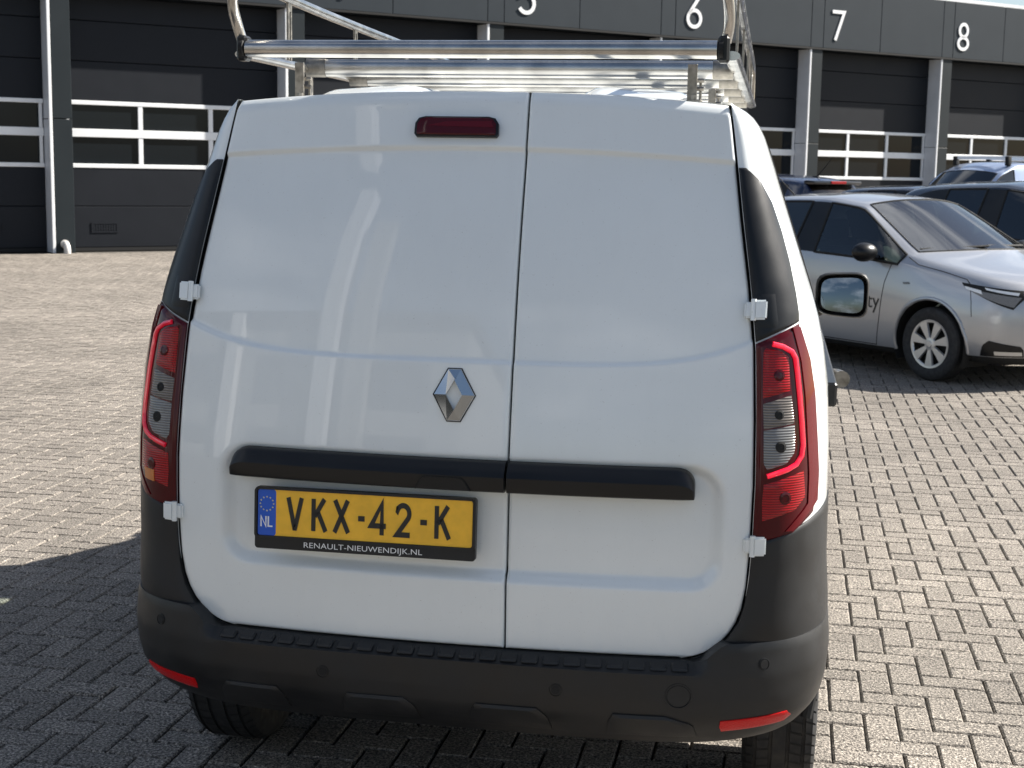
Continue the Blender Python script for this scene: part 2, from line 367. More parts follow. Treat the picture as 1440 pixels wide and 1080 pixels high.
# local frame: x along the facade, -y out of the facade, z up
K0, K1 = -3, 9
gw = G()
gw.box((K0*SP, RC+.10, 0), (K1*SP, 14, 6.28)); gw.obj('back_wall', MT['panel_grey'], bld, 0)
G().box((K0*SP, .012, 6.385), (K1*SP, 14.1, 6.47)).obj('roof', MT['white_alu'], bld, 0)
G().box((K0*SP, .03, ZF+.002), (K1*SP, RC+.098, 6.38)).obj('fascia_core', MT['gap'], bld, 0)
G().box((K0*SP, -.03, ZF-.05), (K1*SP, .03, ZF-.004)).obj('fascia_edge', MT['gap'], bld, 0)
meshes = {}
def bpart(name, a, b, m, parent=bld, bev=.006):
    return G().box(a, b, bev).obj(name, m, parent, 30)
for k in range(K0, K1):
    x0 = k*SP
    for (a, b) in ((0, PW), (PW, 2.42), (2.42, SP)):
        bpart('fascia_panel', (x0+a+.006, 0, ZF), (x0+b-.006, .028, ZT), MT['panel_grey'])
    # pillar: dark front, pale left reveal, white corner strip
    pl = bpart('pillar', (x0+.055, 0.0, 0), (x0+PW, RC+.098, 2.50), MT['pillar_grey'])
    bpart('upper_panel', (x0+.055, 0.0, 2.515), (x0+PW, RC+.098, ZF-.052), MT['pillar_grey'], pl)
    bpart('reveal_panel', (x0+.002, .04, 0), (x0+.052, RC+.098, 2.50), MT['alu_grey'], pl)
    bpart('reveal_panel', (x0+.002, .04, 2.512), (x0+.052, RC+.098, ZF-.052), MT['alu_grey'], pl)
    bpart('corner_strip', (x0-.004, -.006, 0), (x0+.052, .038, ZF-.052), MT['white_alu'], pl)
    # overhead door
    d = bpy.data.objects.new('overhead_door', None); link(d, bld)
    xa, xb = x0+PW+.004, x0+SP-.006; y0, y1 = RC, RC+.06
    for (za, zb) in ((.08, .865), (.875, 1.60), (2.885, 3.615), (3.625, 4.37), (4.38, ZF-.06)):
        bpart('door_panel', (xa, y0, za), (xb, y1, zb), MT['door_grey'], d, .008)
    bpart('bottom_seal', (xa, y0+.005, .005), (xb, y1, .075), MT['gap'], d, 0)
    w = xb-xa; mull = [xa+.02, xa+w/3, xa+2*w/3, xb-.05]
    for (za, zb) in ((1.605, 1.685), (2.19, 2.345), (2.80, 2.88)):
        bpart('window_rail', (xa, y0-.012, za), (xb, y1-.02, zb), MT['white_alu'], d, .006)
    for i, xm in enumerate(mull):
        h = .045 if i in (1, 2) else .03
        for (za, zb) in ((1.687, 2.188), (2.347, 2.798)):
            bpart('window_post', (xm-h, y0-.006, za), (xm+h, y1-.02, zb), MT['white_alu'], d, .004)
    for i in range(3):
        for (za, zb) in ((1.686, 2.19), (2.346, 2.80)):
            bpart('pane', (mull[i], y0+.03, za-.01), (mull[i+1], y0+.045, zb+.01), MT['pane'], d, 0)
    # air grille low in the door
    vx = x0+.85 if k >= 0 else x0+3.42
    gv = G(); gv.box((vx, y0-.012, .36), (vx+.52, y0-.002, .39)); gv.box((vx, y0-.012, .53), (vx+.52, y0-.002, .56))
    gv.box((vx, y0-.012, .392), (vx+.03, y0-.002, .528)); gv.box((vx+.49, y0-.012, .392), (vx+.52, y0-.002, .528))
    for q in range(9): gv.box((vx+.035+q*.05, y0-.008, .395), (vx+.07+q*.05, y0-.002, .525))
    gv.obj('air_grille', MT['door_grey'], d, 0)
for ch, tcn in (('4', 5.85), ('5', 10.45), ('6', 15.16), ('7', 19.81), ('8', 24.43)):
    gn = G(); hh = .74; sc = hh
    strokes_to_mesh(gn, GL[ch], .115, lambda u, v, dd: ((u-.31)*sc*1.0+tcn, -dd, 5.11+v*sc), .001, .02)
    # stroke widths are in glyph units
    for i in range(len(gn.V)): pass
    gn.obj('bay_number', MT['number'], bld, 30)
# white pipe elbow at the pillar foot
ge = thing('pipe_elbow', 'small pale pipe elbow standing out at the foot of the left pillar', 'pipe', tuple(fac(.22, 0, 0)), PHI)
G().tube([(0, .0, .17), (0, -.10, .165), (0, -.16, .12), (0, -.18, .05), (0, -.18, 0)], .065, 14).obj('elbow', MT['pvc'], ge)
G().tube([(0, -.004, .17), (0, -.03, .17)], .082, 16).obj('collar', MT['pvc'], ge)
# building across the yard, behind the photographer (seen only in reflections)
opp = thing('opposite_building', 'pale rendered building mirrored in the paint of the van doors', 'building', (0, -17, 0))
G().box((-34, -10, 0), (-3.5, 0, 6.8)).obj('wall', MT['stucco'], opp, 0)
for x in np.arange(-32, -4, 4.0):
    G().box((x+1.0, .0, 1.0), (x+3.4, .05, 2.6)).obj('window', MT['window_dark'], opp, 0); G().box((x+1.0, .0, 4.0), (x+3.4, .05, 5.6)).obj('window', MT['window_dark'], opp, 0)
    G().box((x-.25, 0, 0), (x+.25, .35, 7.0)).obj('pilaster', MT['white_alu'], opp, 0)
G().box((-8.35, .1, 0), (-7.75, .8, 14)).obj('stair_tower', MT['alu_grey'], opp, 0)  # unseen shaft added for the pale streak it mirrors in the doors
G().box((-7.3, .1, 0), (-6.6, .6, 12)).obj('stair_tower', MT['stucco'], opp, 0)  # second added shaft, for a fainter mirrored streak
G().box((-34.2, -10.2, 6.8), (-3.3, .2, 7.1)).obj('roof', MT['panel_grey'], opp, 0)

# ------------------------------------------------------------------ delivery van
van = thing('delivery_van', 'white panel van seen from behind with closed double rear doors and amber number plate', 'van')
# surfaces of the tail: x to the right, y forward, z up
_Z = np.array([.2, .588, .73, .85, .967, 1.05, 1.115, 1.212, 1.31, 1.44, 1.585, 1.733, 1.80, 1.85, 1.885])
_Y = np.array([.02, 0, -.004, -.005, .000, .007, .017, .034, .053, .081, .121, .172, .190, .203, .217])
_zz = np.linspace(.2, 1.9, 341); _yy = np.interp(_zz, _Z, _Y)
for _ in range(3): _yy = np.convolve(np.pad(_yy, 8, 'edge'), np.ones(17)/17, 'valid')
def Yr(x, z): return np.interp(z, _zz, _yy)+.1*x*x
def xd(z): return np.interp(z, [.586, .589, .594, .602, .614, .63, .65, .675, .71, .76, .85, 1.0, 1.15, 1.31, 1.45, 1.60, 1.733, 1.80, 1.87], [.530, .556, .580, .600, .618, .636, .653, .667, .679, .687, .692, .694, .690, .682, .665, .641, .622, .612, .600])
def xs(z): return np.interp(z, [.2, .3, .45, .75, 1.05, 1.2, 1.3, 1.384, 1.55, 1.68, 1.74, 1.80, 1.83, 1.852, 1.864], [.82, .845, .87, .876, .872, .862, .846, .826, .767, .722, .702, .680, .662, .636, .607])
YB = .44
def surf(x, z):
    """y of the tail surface; x may be negative"""
    ax = abs(x); a = xd(z)
    if ax <= a: return float(Yr(ax, z))
    y0 = float(Yr(a, z)); b = xs(z); t = min((ax-a)/max(b-a, 1e-4), .9995)
    return YB-(YB-y0)*(1-t**2.4)**(1/2.4)
def surf_n(x, z, f=surf):
    e = 1e-3; n = Vector(((f(x+e, z)-f(x-e, z))/(2*e), -1, (f(x, z+e)-f(x, z-e))/(2*e))); return n.normalized()
def resample(chain, n):
    c = [np.array(p, float) for p in chain]; s = [0]
    for a, b in zip(c, c[1:]): s.append(s[-1]+1)
    t = np.linspace(0, s[-1], n); return np.stack([np.interp(t, s, [p[i] for p in c]) for i in range(2)], 1)
def patch(g, Lc, Rc, nz, nx, off, rim=.01, f=surf, extra=None, mirror=False, rnd=0):
    """ruled patch between a left and a right chain of (x,z), laid on surface f, off proud of it, edges turned in by rim"""
    A, B = resample(Lc, nz), resample(Rc, nz); V = []; idx = {}
    for i in range(nz):
        for k in range(nx):
            u = k/(nx-1); x = A[i][0]*(1-u)+B[i][0]*u; z = A[i][1]*(1-u)+B[i][1]*u
            n = surf_n(x, z, f); o = off+(extra(x, z) if extra else 0)
            if rnd:
                e = min(u, 1-u, i/(nz-1), 1-i/(nz-1))
                if e < 1e-9: o -= rnd
            p = Vector((x, f(x, z), z))+n*o
            if mirror: p.x = -p.x
            V.append(p)
    def id_(i, k): return i*nx+k
    F = [(id_(i, k), id_(i, k+1), id_(i+1, k+1), id_(i+1, k)) for i in range(nz-1) for k in range(nx-1)]
    loop = [(0, k) for k in range(nx)]+[(i, nx-1) for i in range(1, nz)]+[(nz-1, k) for k in range(nx-2, -1, -1)]+[(i, 0) for i in range(nz-2, 0, -1)]
    base = len(V)
    for (i, k) in loop:
        u = k/(nx-1); x = A[i][0]*(1-u)+B[i][0]*u; z = A[i][1]*(1-u)+B[i][1]*u
        p = V[id_(i, k)].copy(); n = surf_n(x, z, f)
        if mirror: n.x = -n.x
        V.append(p-n*rim)
    m = len(loop)
    for q in range(m):
        a, b = id_(*loop[q]), id_(*loop[(q+1) % m]); F.append((a, b, base+(q+1) % m, base+q))
    return g.add(V, F)

# --- rear doors
XS = .133
def rbox(x, z, cx, cz, hx, hz, r):
    qx = abs(x-cx)-hx+r; qz = abs(z-cz)-hz+r
    return math.hypot(max(qx, 0), max(qz, 0))+min(max(qx, qz), 0)-r
def relief(x, z):
    """how far the pressed sheet stands in (positive) from the plain tail surface"""
    d = rbox(x, z, .028, .895, .612, .155, .085)
    o = .022*(1-smooth01(-.036, -.004, d))
    zc = 1.257+.066*(abs(x)/.68)**5
    o += .0075*smooth01(zc-.002, zc+.008, z)
    zu = 1.748-.024*(x/.62)**2
    o -= .0085*smooth01(zu-.002, zu+.008, z)
    return o
def dome(z): return .035*smooth01(1.845, 1.90, z)
def rear_door(side):
    zt = lambda x: 1.8605+.026*(1-(abs(x)/.606)**2.2)
    nz_, nx_ = 330, 90
    V = []; zb = .588
    ev = np.concatenate([[0, .0012, .0024, .0036, .005, .0075, .010, .013], np.linspace(.016, .984, nz_-10), [.990, .994, .997, .9988, 1]])
    eu = np.concatenate([[0, .002, .005, .010, .016], np.linspace(.026, .974, nx_-10), [.984, .990, .995, .998, 1]])
    gp = .0028
    for v in ev:
        for u in eu:
            z0 = zb+(1.862-zb)*v; a = float(xd(z0))-.001
            x = (-a+(XS-gp+a)*u) if side < 0 else (XS+gp+(a-XS-gp)*u)
            z = zb+(zt(x)-zb)*v
            wd = (XS+a) if side < 0 else (a-XS); e = min(u*wd, (1-u)*wd, v*1.28)
            et = (1-v)*1.28
            o = relief(x, z)+.0042*(1-min(e/.007, 1))**2+.014*(1-min(et/.035, 1))**2.2
            if z < .70 and abs(x) > .57: pass
            n = surf_n(x, z); p = Vector((x, surf(x, z), z))-n*o; V.append(p)
    NX = len(eu); NZ = len(ev)
    F = [(i*NX+k, i*NX+k+1, (i+1)*NX+k+1, (i+1)*NX+k) for i in range(NZ-1) for k in range(NX-1)]
    loop = [(0, k) for k in range(NX)]+[(i, NX-1) for i in range(1, NZ)]+[(NZ-1, k) for k in range(NX-2, -1, -1)]+[(i, 0) for i in range(NZ-2, 0, -1)]
    b = len(V)
    for i, k in loop: V.append(V[i*NX+k]+Vector((0, .03, 0)))
    m = len(loop)
    F += [(loop[q][0]*NX+loop[q][1], loop[(q+1) % m][0]*NX+loop[(q+1) % m][1], b+(q+1) % m, b+q) for q in range(m)]
    return G().add(V, F).obj('rear_door', MT['white'], van, 50)
doorL = rear_door(-1); doorR = rear_door(1)
doorL['label'] = 'wider left rear door with emblem and number plate'; doorR['label'] = 'narrower right rear door'
# dark seal behind the gaps
gs = G(); V = []; zs = np.linspace(.56, 1.835, 40); us = np.linspace(-1, 1, 25)
for z in zs:
    for u in us:
        x = u*(float(xd(z))+.012); V.append((x, float(Yr(abs(x), z))+.024+max(0, relief(x, z))*1.05, z))
gs.add(V, [(i*25+k, i*25+k+1, (i+1)*25+k+1, (i+1)*25+k) for i in range(39) for k in range(24)]).obj('door_seal', MT['gap'], van)
# handle bar halves
def bar_f(x, z): return float(Yr(abs(x), .99))+.012-.0
def handle(xa, xb, round_l, round_r, door):
    g = G(); n = 44; V = []; prof = []
    # section: (out, z) closed; sloping upper face, flat front face
    sec = [(-.012, 1.035), (.012, 1.034), (.020, 1.030), (.036, 1.010), (.040, 1.002), (.038, .975), (.035, .968), (.028, .965), (-.012, .966)]
    X = [xa+(xb-xa)*(.5-.5*math.cos(math.pi*i/n)) for i in range(n+1)]
    for x in X:
        e = min((x-xa) if round_l else 9, (xb-x) if round_r else 9); s = 1 if e > .045 else math.sqrt(max(0, 1-((.045-e)/.045)**2))
        for (o, z) in sec:
            zz = .966+(z-.966)*(.42+.58*s) ; oo = o if o < 0 else o*(.75+.25*s)
            V.append((x, float(Yr(abs(x), .99))-oo+.006, zz))
    m = len(sec); F = [(i*m+k, i*m+(k+1) % m, (i+1)*m+(k+1) % m, (i+1)*m+k) for i in range(n) for k in range(m)]
    F += [tuple(range(m)), tuple(range((n)*m, (n+1)*m))]
    return g.add(V, F).obj('handle_bar', MT['gloss_trim'], door, 28)
handle(-.546, XS-.003, 1, 0, doorL); handle(XS+.003, .563, 0, 1, doorR)
fh = lambda x, z: float(Yr(abs(x), .99))-.034
gl = G()
strokes_to_mesh(gl, [[(-.078, .968), (-.066, .992), (-.055, .999), (.028, .999), (.038, .992), (.052, .968)]], .003, lambda u, v, d: (u, float(Yr(abs(u), .99))-.0335-d, v), -.002, .0012)
gl.obj('latch_seam', MT['gap'], doorL)
patch(G(), [(-.076, .969), (-.064, .992), (-.054, .9975)], [(.050, .969), (.037, .992), (.027, .9975)], 8, 10, .0025, .006, fh).obj('latch_grip', MT['gloss_trim'], doorL)

# emblem: an open folded diamond
def emblem():
    def P(u, v, h):
        x = u*1.08/1000; z = 1.181+v/1000; y0 = surf(x, z); n = surf_n(x, z)
        return Vector((x, y0, z))+n*(h/1000)
    O = [(-44, 0), (-15, 58), (13, 58), (44, 0), (15, -58), (-13, -58)]; I = [(-17, 0), (1, 36), (19, 0), (1, -36)]
    g = G()
    rim = [P(u*1.06, v*1.05, 1) for u, v in O]; top = [P(u, v, 5.5) for u, v in O]; inn = [P(I[0][0], I[0][1], 12), P(I[1][0], I[1][1], 9), P(I[2][0], I[2][1], 12), P(I[3][0], I[3][1], 9)]; ib = [P(u, v, 0) for u, v in I]
    def poly(*q): g.add(q, [tuple(range(len(q)))])
    poly(top[0], top[1], top[2], inn[1], inn[0]); poly(P(13, 58, 8), top[3], inn[2], P(1, 33, 12.5))
    poly(top[3], top[4], top[5], inn[3], inn[2]); poly(P(-13, -58, 8), top[0], inn[0], P(1, -33, 12.5))
    for i in range(6): j = (i+1) % 6; g.add([rim[i], rim[j], top[j], top[i]], [(0, 1, 2, 3)])
    for i in range(4): j = (i+1) % 4; g.add([inn[i], inn[j], ib[j], ib[i]], [(0, 1, 2, 3)])
    e = g.obj('emblem', MT['chrome'], doorL, 0)
    bs = G(); strokes_to_mesh(bs, [[(u*1.03, v*1.03) for u, v in O]+[(O[0][0]*1.03, O[0][1]*1.03)]], 4, lambda u, v, d: P(u, v, d), 0, 2.2); bs.obj('emblem_base', MT['gap'], doorL, 0)
    return e
emblem()
# number plate
pc = Vector((-.2025, -.017, .887)); ptilt = R(3.5)
def plt_(u, v, d):   # u,v from the plate centre in metres, d out of the plate
    return Vector((pc.x+u, pc.y-d*math.cos(ptilt)+v*math.sin(ptilt), pc.z+v*math.cos(ptilt)+d*math.sin(ptilt)))
def rrect(x0, z0, x1, z1, r, n=5):
    P = []
    for cx, cz, a in ((x1-r, z0+r, -90), (x1-r, z1-r, 0), (x0+r, z1-r, 90), (x0+r, z0+r, 180)):
        P += arc(cx, cz, r, r, a, a+90, n)
    return P
hold = G().prism(rrect(-.268, -.087, .268, .061, .008), plt_, -.012, .004).obj('number_plate_holder', MT['black_plastic'], van, 30)
rim_ = G(); strokes_to_mesh(rim_, [rrect(-.265, -.0585, .265, .0585, .008)+[rrect(-.265, -.0585, .265, .0585, .008)[0]]], .006, plt_, .002, .010); rim_.obj('holder_rim', MT['black_plastic'], hold)
G().prism(rrect(-.26, -.055, .26, .055, .006), plt_, .003, .0062).obj('number_plate', MT['plate'], hold, 30)
G().prism(rrect(-.26, -.0549, -.2155, .0549, .006), plt_, .004, .0067).obj('country_band', MT['plate_blue'], hold, 30)
gg = G(); H = .077; wd = .0118/H
for ch, u0 in (('V', -.186), ('K', -.127), ('X', -.072), ('-', -.0135), ('4', .0155), ('2', .077), ('-', .1365), ('K', .171)):
    sx = H*.80
    strokes_to_mesh(gg, GL[ch], .0125/H, lambda u, v, d: plt_(u0+u*sx, -.038+v*H, d), .006, .0078)
gg.obj('plate_lettering', MT['plate_black'], hold, 30)
gg = G()
for ch, u0 in (('N', -.2535), ('L', -.2355)):
    strokes_to_mesh(gg, GL[ch], .14, lambda u, v, d: plt_(u0+u*.026, -.034+v*.025, d), .0066, .0072)
gg.obj('country_letters', MT['print_white'], hold, 0)
gg = G()
for q in range(12):
    a = R(30*q); cx, cz = -.2378+.0165*math.cos(a), .021+.0165*math.sin(a)
    st = [(cx+(.0028 if i % 2 == 0 else .0011)*math.sin(R(36*i)), cz+(.0028 if i % 2 == 0 else .0011)*math.cos(R(36*i))) for i in range(10)]
    gg.prism(st, plt_, .0066, .0071)
gg.obj('country_stars', MT['star'], hold, 0)
text_mesh('RENAULT-NIEUWENDIJK.NL', .0185, lambda u, v, d: plt_(u-.003, -.0795+v, .0046), sx=1.22, spacing=1.02).obj('dealer_lettering', MT['print_white'], hold, 0)

# third brake light
fb = lambda x, z: surf(x, z)-.0115
bk = patch(G(), [(-.132, 1.777), (-.137, 1.783), (-.136, 1.808), (-.128, 1.820), (-.112, 1.824)], [(.062, 1.777), (.067, 1.783), (.066, 1.808), (.058, 1.820), (.042, 1.824)], 9, 14, .004, .012, fb, rnd=.002).obj('brake_light', MT['gloss_trim'], van)
patch(G(), [(-.128, 1.780), (-.131, 1.785), (-.130, 1.806), (-.122, 1.817), (-.108, 1.8205)], [(.058, 1.780), (.061, 1.785), (.060, 1.806), (.052, 1.817), (.038, 1.8205)], 9, 14, .008, .008, fb, rnd=.002).obj('brake_lens', MT['red_dark'], bk)
patch(G(), [(-.108, 1.800), (-.060, 1.810)], [(.055, 1.797), (.050, 1.812)], 6, 10, .0092, .004, fb).obj('brake_lens_facet', MT['red_clear'], bk)

# --- hinges
def hinge(door, sx_, z):
    a = float(xd(z)); x0 = a-.016; x1 = a+.034
    g = G()
    def P(x, zz, o): n = surf_n(sx_*min(x, a+.02), zz); return Vector((sx_*x, surf(sx_*min(x, a+.02), zz)+(.008 if x > a+.02 else 0), zz))+n*o
    for (xa, xb, za, zb, o0, o1) in ((x0, a+.004, z-.018, z+.018, -.004, .010), (a+.006, x1, z-.022, z+.022, -.02, .020)):
        c = [P(xa, za, o0), P(xb, za, o0), P(xb, zb, o0), P(xa, zb, o0), P(xa, za, o1), P(xb, za, o1), P(xb, zb, o1), P(xa, zb, o1)]
        bm = bmesh.new(); vs = [bm.verts.new(p) for p in c]
        for f in ((3, 2, 1, 0), (4, 5, 6, 7), (0, 1, 5, 4), (1, 2, 6, 5), (2, 3, 7, 6), (3, 0, 4, 7)): bm.faces.new([vs[i] for i in f])
        bmesh.ops.bevel(bm, geom=bm.edges[:], offset=.004, segments=2, affect='EDGES'); bm.verts.index_update()
        g.add([v.co[:] for v in bm.verts], [[v.index for v in f.verts] for f in bm.faces]); bm.free()
    p0 = P(a+.005, z-.024, .012); p1 = P(a+.005, z+.024, .012); g.tube([p0, p1], .0065, 10)
    return g.obj('hinge', MT['white'], door, 30)
for z in (1.393, .862):
    hinge(doorL, -1, z); hinge(doorR, 1, z)

# --- body shell: side walls with rounded tail corners, roof, nose
AX_R, AX_F, WR = .80, 3.66, .322
yst = list(np.arange(YB, 4.44, .03))
zr = [.30, .33, .37, .41, .45, .50, .56, .62, .68, .74, .80, .87, .94, 1.0, 1.06, 1.12, 1.15, 1.2, 1.25, 1.3, 1.36, 1.42, 1.48, 1.54, 1.60, 1.64, 1.68, 1.72, 1.76, 1.79, 1.815, 1.835, 1.848, 1.856, 1.863]
def ztop(y): return float(np.interp(y, [0, 2.62, 2.85, 3.55, 3.75, 4.1, 4.30, 4.42], [1.863, 1.863, 1.81, 1.13, 1.085, 1.0, .92, .80]))
def nose(y): return 1-.20*max(0, (y-3.5)/.92)**2.6
def side_pt(y, z):
    zt = ztop(y); b = 1.10
    zz = z if zt >= 1.863 else (b+(z-b)*(zt-b)/(1.863-b) if (z > b and zt > b) else min(z, zt))
    zx = z if zt > b else min(z, zt)
    x = float(xs(zx))
    if y > 2.62 and z > b and zt > b: x = float(xs(z))
    return x*nose(y), zz
def build_shell(sgn):
    V = []; cols = []
    for q in np.concatenate([[.0004, .008], np.linspace(.03, .97, 16)]): cols.append(('c', q))
    for y in yst: cols.append(('s', y))
    for kind, q in cols:
        for z in zr:
            if kind == 'c':
                a = float(xd(z))+.003; b = float(xs(z)); ph = q*math.pi/2; y0 = float(Yr(a, z))+.004
                x = a+(b-a)*math.sin(ph)**(1/1.2); y = YB-(YB-y0)*math.cos(ph)**(1/1.2); zz = z
            else: x, zz = side_pt(q, z); y = q
            V.append(Vector((sgn*x, y, zz)))
    n = len(zr); F = []; FG = []
    for i in range(len(cols)-1):
        for k in range(n-1):
            f = (i*n+k, (i+1)*n+k, (i+1)*n+k+1, i*n+k+1)
            c = sum((V[j] for j in f), Vector())/4
            if any(math.hypot(c.y-ax, c.z-.31) < .375 for ax in (AX_R, AX_F)): continue
            if c.y < .62 and c.z < .74: continue
            if cols[i][0] == 's' and 2.22 < c.y < 3.30 and 1.15 < zr[k]+.01 and zr[k+1] <= 1.70: FG.append(f); continue
            F.append(f)
    for v in V:
        for ax in (AX_R, AX_F):
            d = math.hypot(v.y-ax, v.z-.31)
            if d < .40 and d > 1e-3 and v.z > .3: s = .375/d; v.y = ax+(v.y-ax)*s if d < .375 else v.y; v.z = .31+(v.z-.31)*s if d < .375 else v.z
    return V, F, FG
gb = G(); gglass = {}
for s in (1, -1):
    V, F, FG = build_shell(s); gb.add(V, F)
    used = sorted({i for f in FG for i in f}); mp_ = {a: i for i, a in enumerate(used)}
    gglass[s] = ([V[i] for i in used], [tuple(mp_[i] for i in f) for f in FG])
# roof with two pressed ribs
def zroof(x, y):
    ax = abs(x); z = 1.862+.026*(1-(ax/.606)**2.2)
    z += .012*smooth01(.25, .9, y)*(1-(ax/.606)**4)
    for c in (-.36, .36): z += .030*(1-smooth01(.10, .17, abs(x-c)))*smooth01(.42, .62, y)*(1-smooth01(2.2, 2.5, y))
    if y > 2.62: z -= .17*((y-2.62)/.4)**1.6*(1 if True else 0)
    return z
xr_ = np.linspace(-.606, .606, 61); yr_ = np.linspace(0, 1, 60); V = []
for t in yr_:
    for x in xr_:
        y0 = float(Yr(abs(x), 1.88))+.017; y = y0+(2.86-y0)*t
        V.append((x*(1 if abs(x) < .6 else 1), y, min(zroof(x, y), 9)-.003*(1-smooth01(0, .03, y-y0))))
gb.add(V, [(i*61+k, i*61+k+1, (i+1)*61+k+1, (i+1)*61+k) for i in range(59) for k in range(60)])
# bonnet
V = []; ys = np.linspace(3.55, 4.44, 14); us = np.linspace(-1, 1, 21)
for y in ys:
    xx, zz = side_pt(y, 1.10)
    for u in us: V.append((u*xx, y+.06*(1-u*u), ztop(y)+.035*(1-u*u)))
gb.add(V, [(i*21+k, i*21+k+1, (i+1)*21+k+1, (i+1)*21+k) for i in range(13) for k in range(20)])
V = []
for z in np.linspace(.28, .80, 8):
    for u in us: xx, _ = side_pt(4.44, .6); V.append((u*xx, 4.44+.06*(1-u*u)+.03*math.sin((z-.28)/.52*math.pi), z))
gb.add(V, [(i*21+k, i*21+k+1, (i+1)*21+k+1, (i+1)*21+k) for i in range(7) for k in range(20)])
shell = gb.obj('body_shell', MT['white'], van, 40)
for s in (1, -1): G().add(*gglass[s]).obj('side_window', MT['glass'], van)
V = []
for t in np.linspace(0, 1, 10):
    y = 2.84+(3.57-2.84)*t; z = 1.825+(1.13-1.825)*t; hw = .615+(.79-.615)*t
    for u in us: V.append((u*hw, y+.10*(1-u*u), z+.02*(1-u*u)))
G().add(V, [(i*21+k, i*21+k+1, (i+1)*21+k+1, (i+1)*21+k) for i in range(9) for k in range(20)]).obj('windscreen', MT['glass'], van)
# cabin and underside
G().prism([(-.80, .36), (.80, .36), (.80, 1.10), (.70, 1.52), (.58, 1.76), (-.58, 1.76), (-.70, 1.52), (-.80, 1.10)], lambda u, v, d: (u, d, v), 2.05, 2.09).obj('bulkhead', MT['dash'], van)
ub = G(); ub.box((-.70, .42, .33), (.70, 3.2, .40)); ub.box((-.55, .10, .40), (.55, .42, .46)); ub.box((-.62, 3.2, .24), (.62, 4.3, .5)); ub.obj('underbody', MT['gap'], van)
sx2 = G(); sx2.tube([(-.74, AX_R, .31), (.74, AX_R, .31)], .045, 12); sx2.obj('rear_axle', MT['gap'], van)
ex = G(); ex.tube([(.32, .22, .36), (.32, .6, .36), (.30, 1.3, .34), (.2, 2.2, .33)], .028, 12); ex.obj('exhaust_pipe', MT['zinc'], van)
G().box((-.60, .36, .46), (.60, 2.04, 1.74)).obj('cargo_lining', MT['dash'], van)  # unseen solid box added to stop light leaking through the shell
for (xa, xb) in ((-.56, -.10), (.10, .56)):
    s_ = G(); s_.box((xa, 2.25, .62), (xb, 2.75, .76), .04); s_.box((xa, 2.14, .72), (xb, 2.28, 1.28), .04); s_.box((xa+.12, 2.13, 1.30), (xb-.12, 2.25, 1.50), .03); s_.obj('cab_seat', MT['seat'], van)
G().box((-.76, 3.12, .80), (.76, 3.62, 1.06), .05).obj('dashboard', MT['dash'], van)
for s in (1, -1):
    for ax in (AX_R, AX_F):
        V = []
        for q in range(17):
            a = R(2+164*q/16)
            for x in (.862, .56): V.append((s*x, ax+.376*math.cos(a), .31+.376*math.sin(a)))
        G().add(V, [(2*q, 2*q+1, 2*q+3, 2*q+2) for q in range(16)]).obj('wheel_liner', MT['gap'], van)
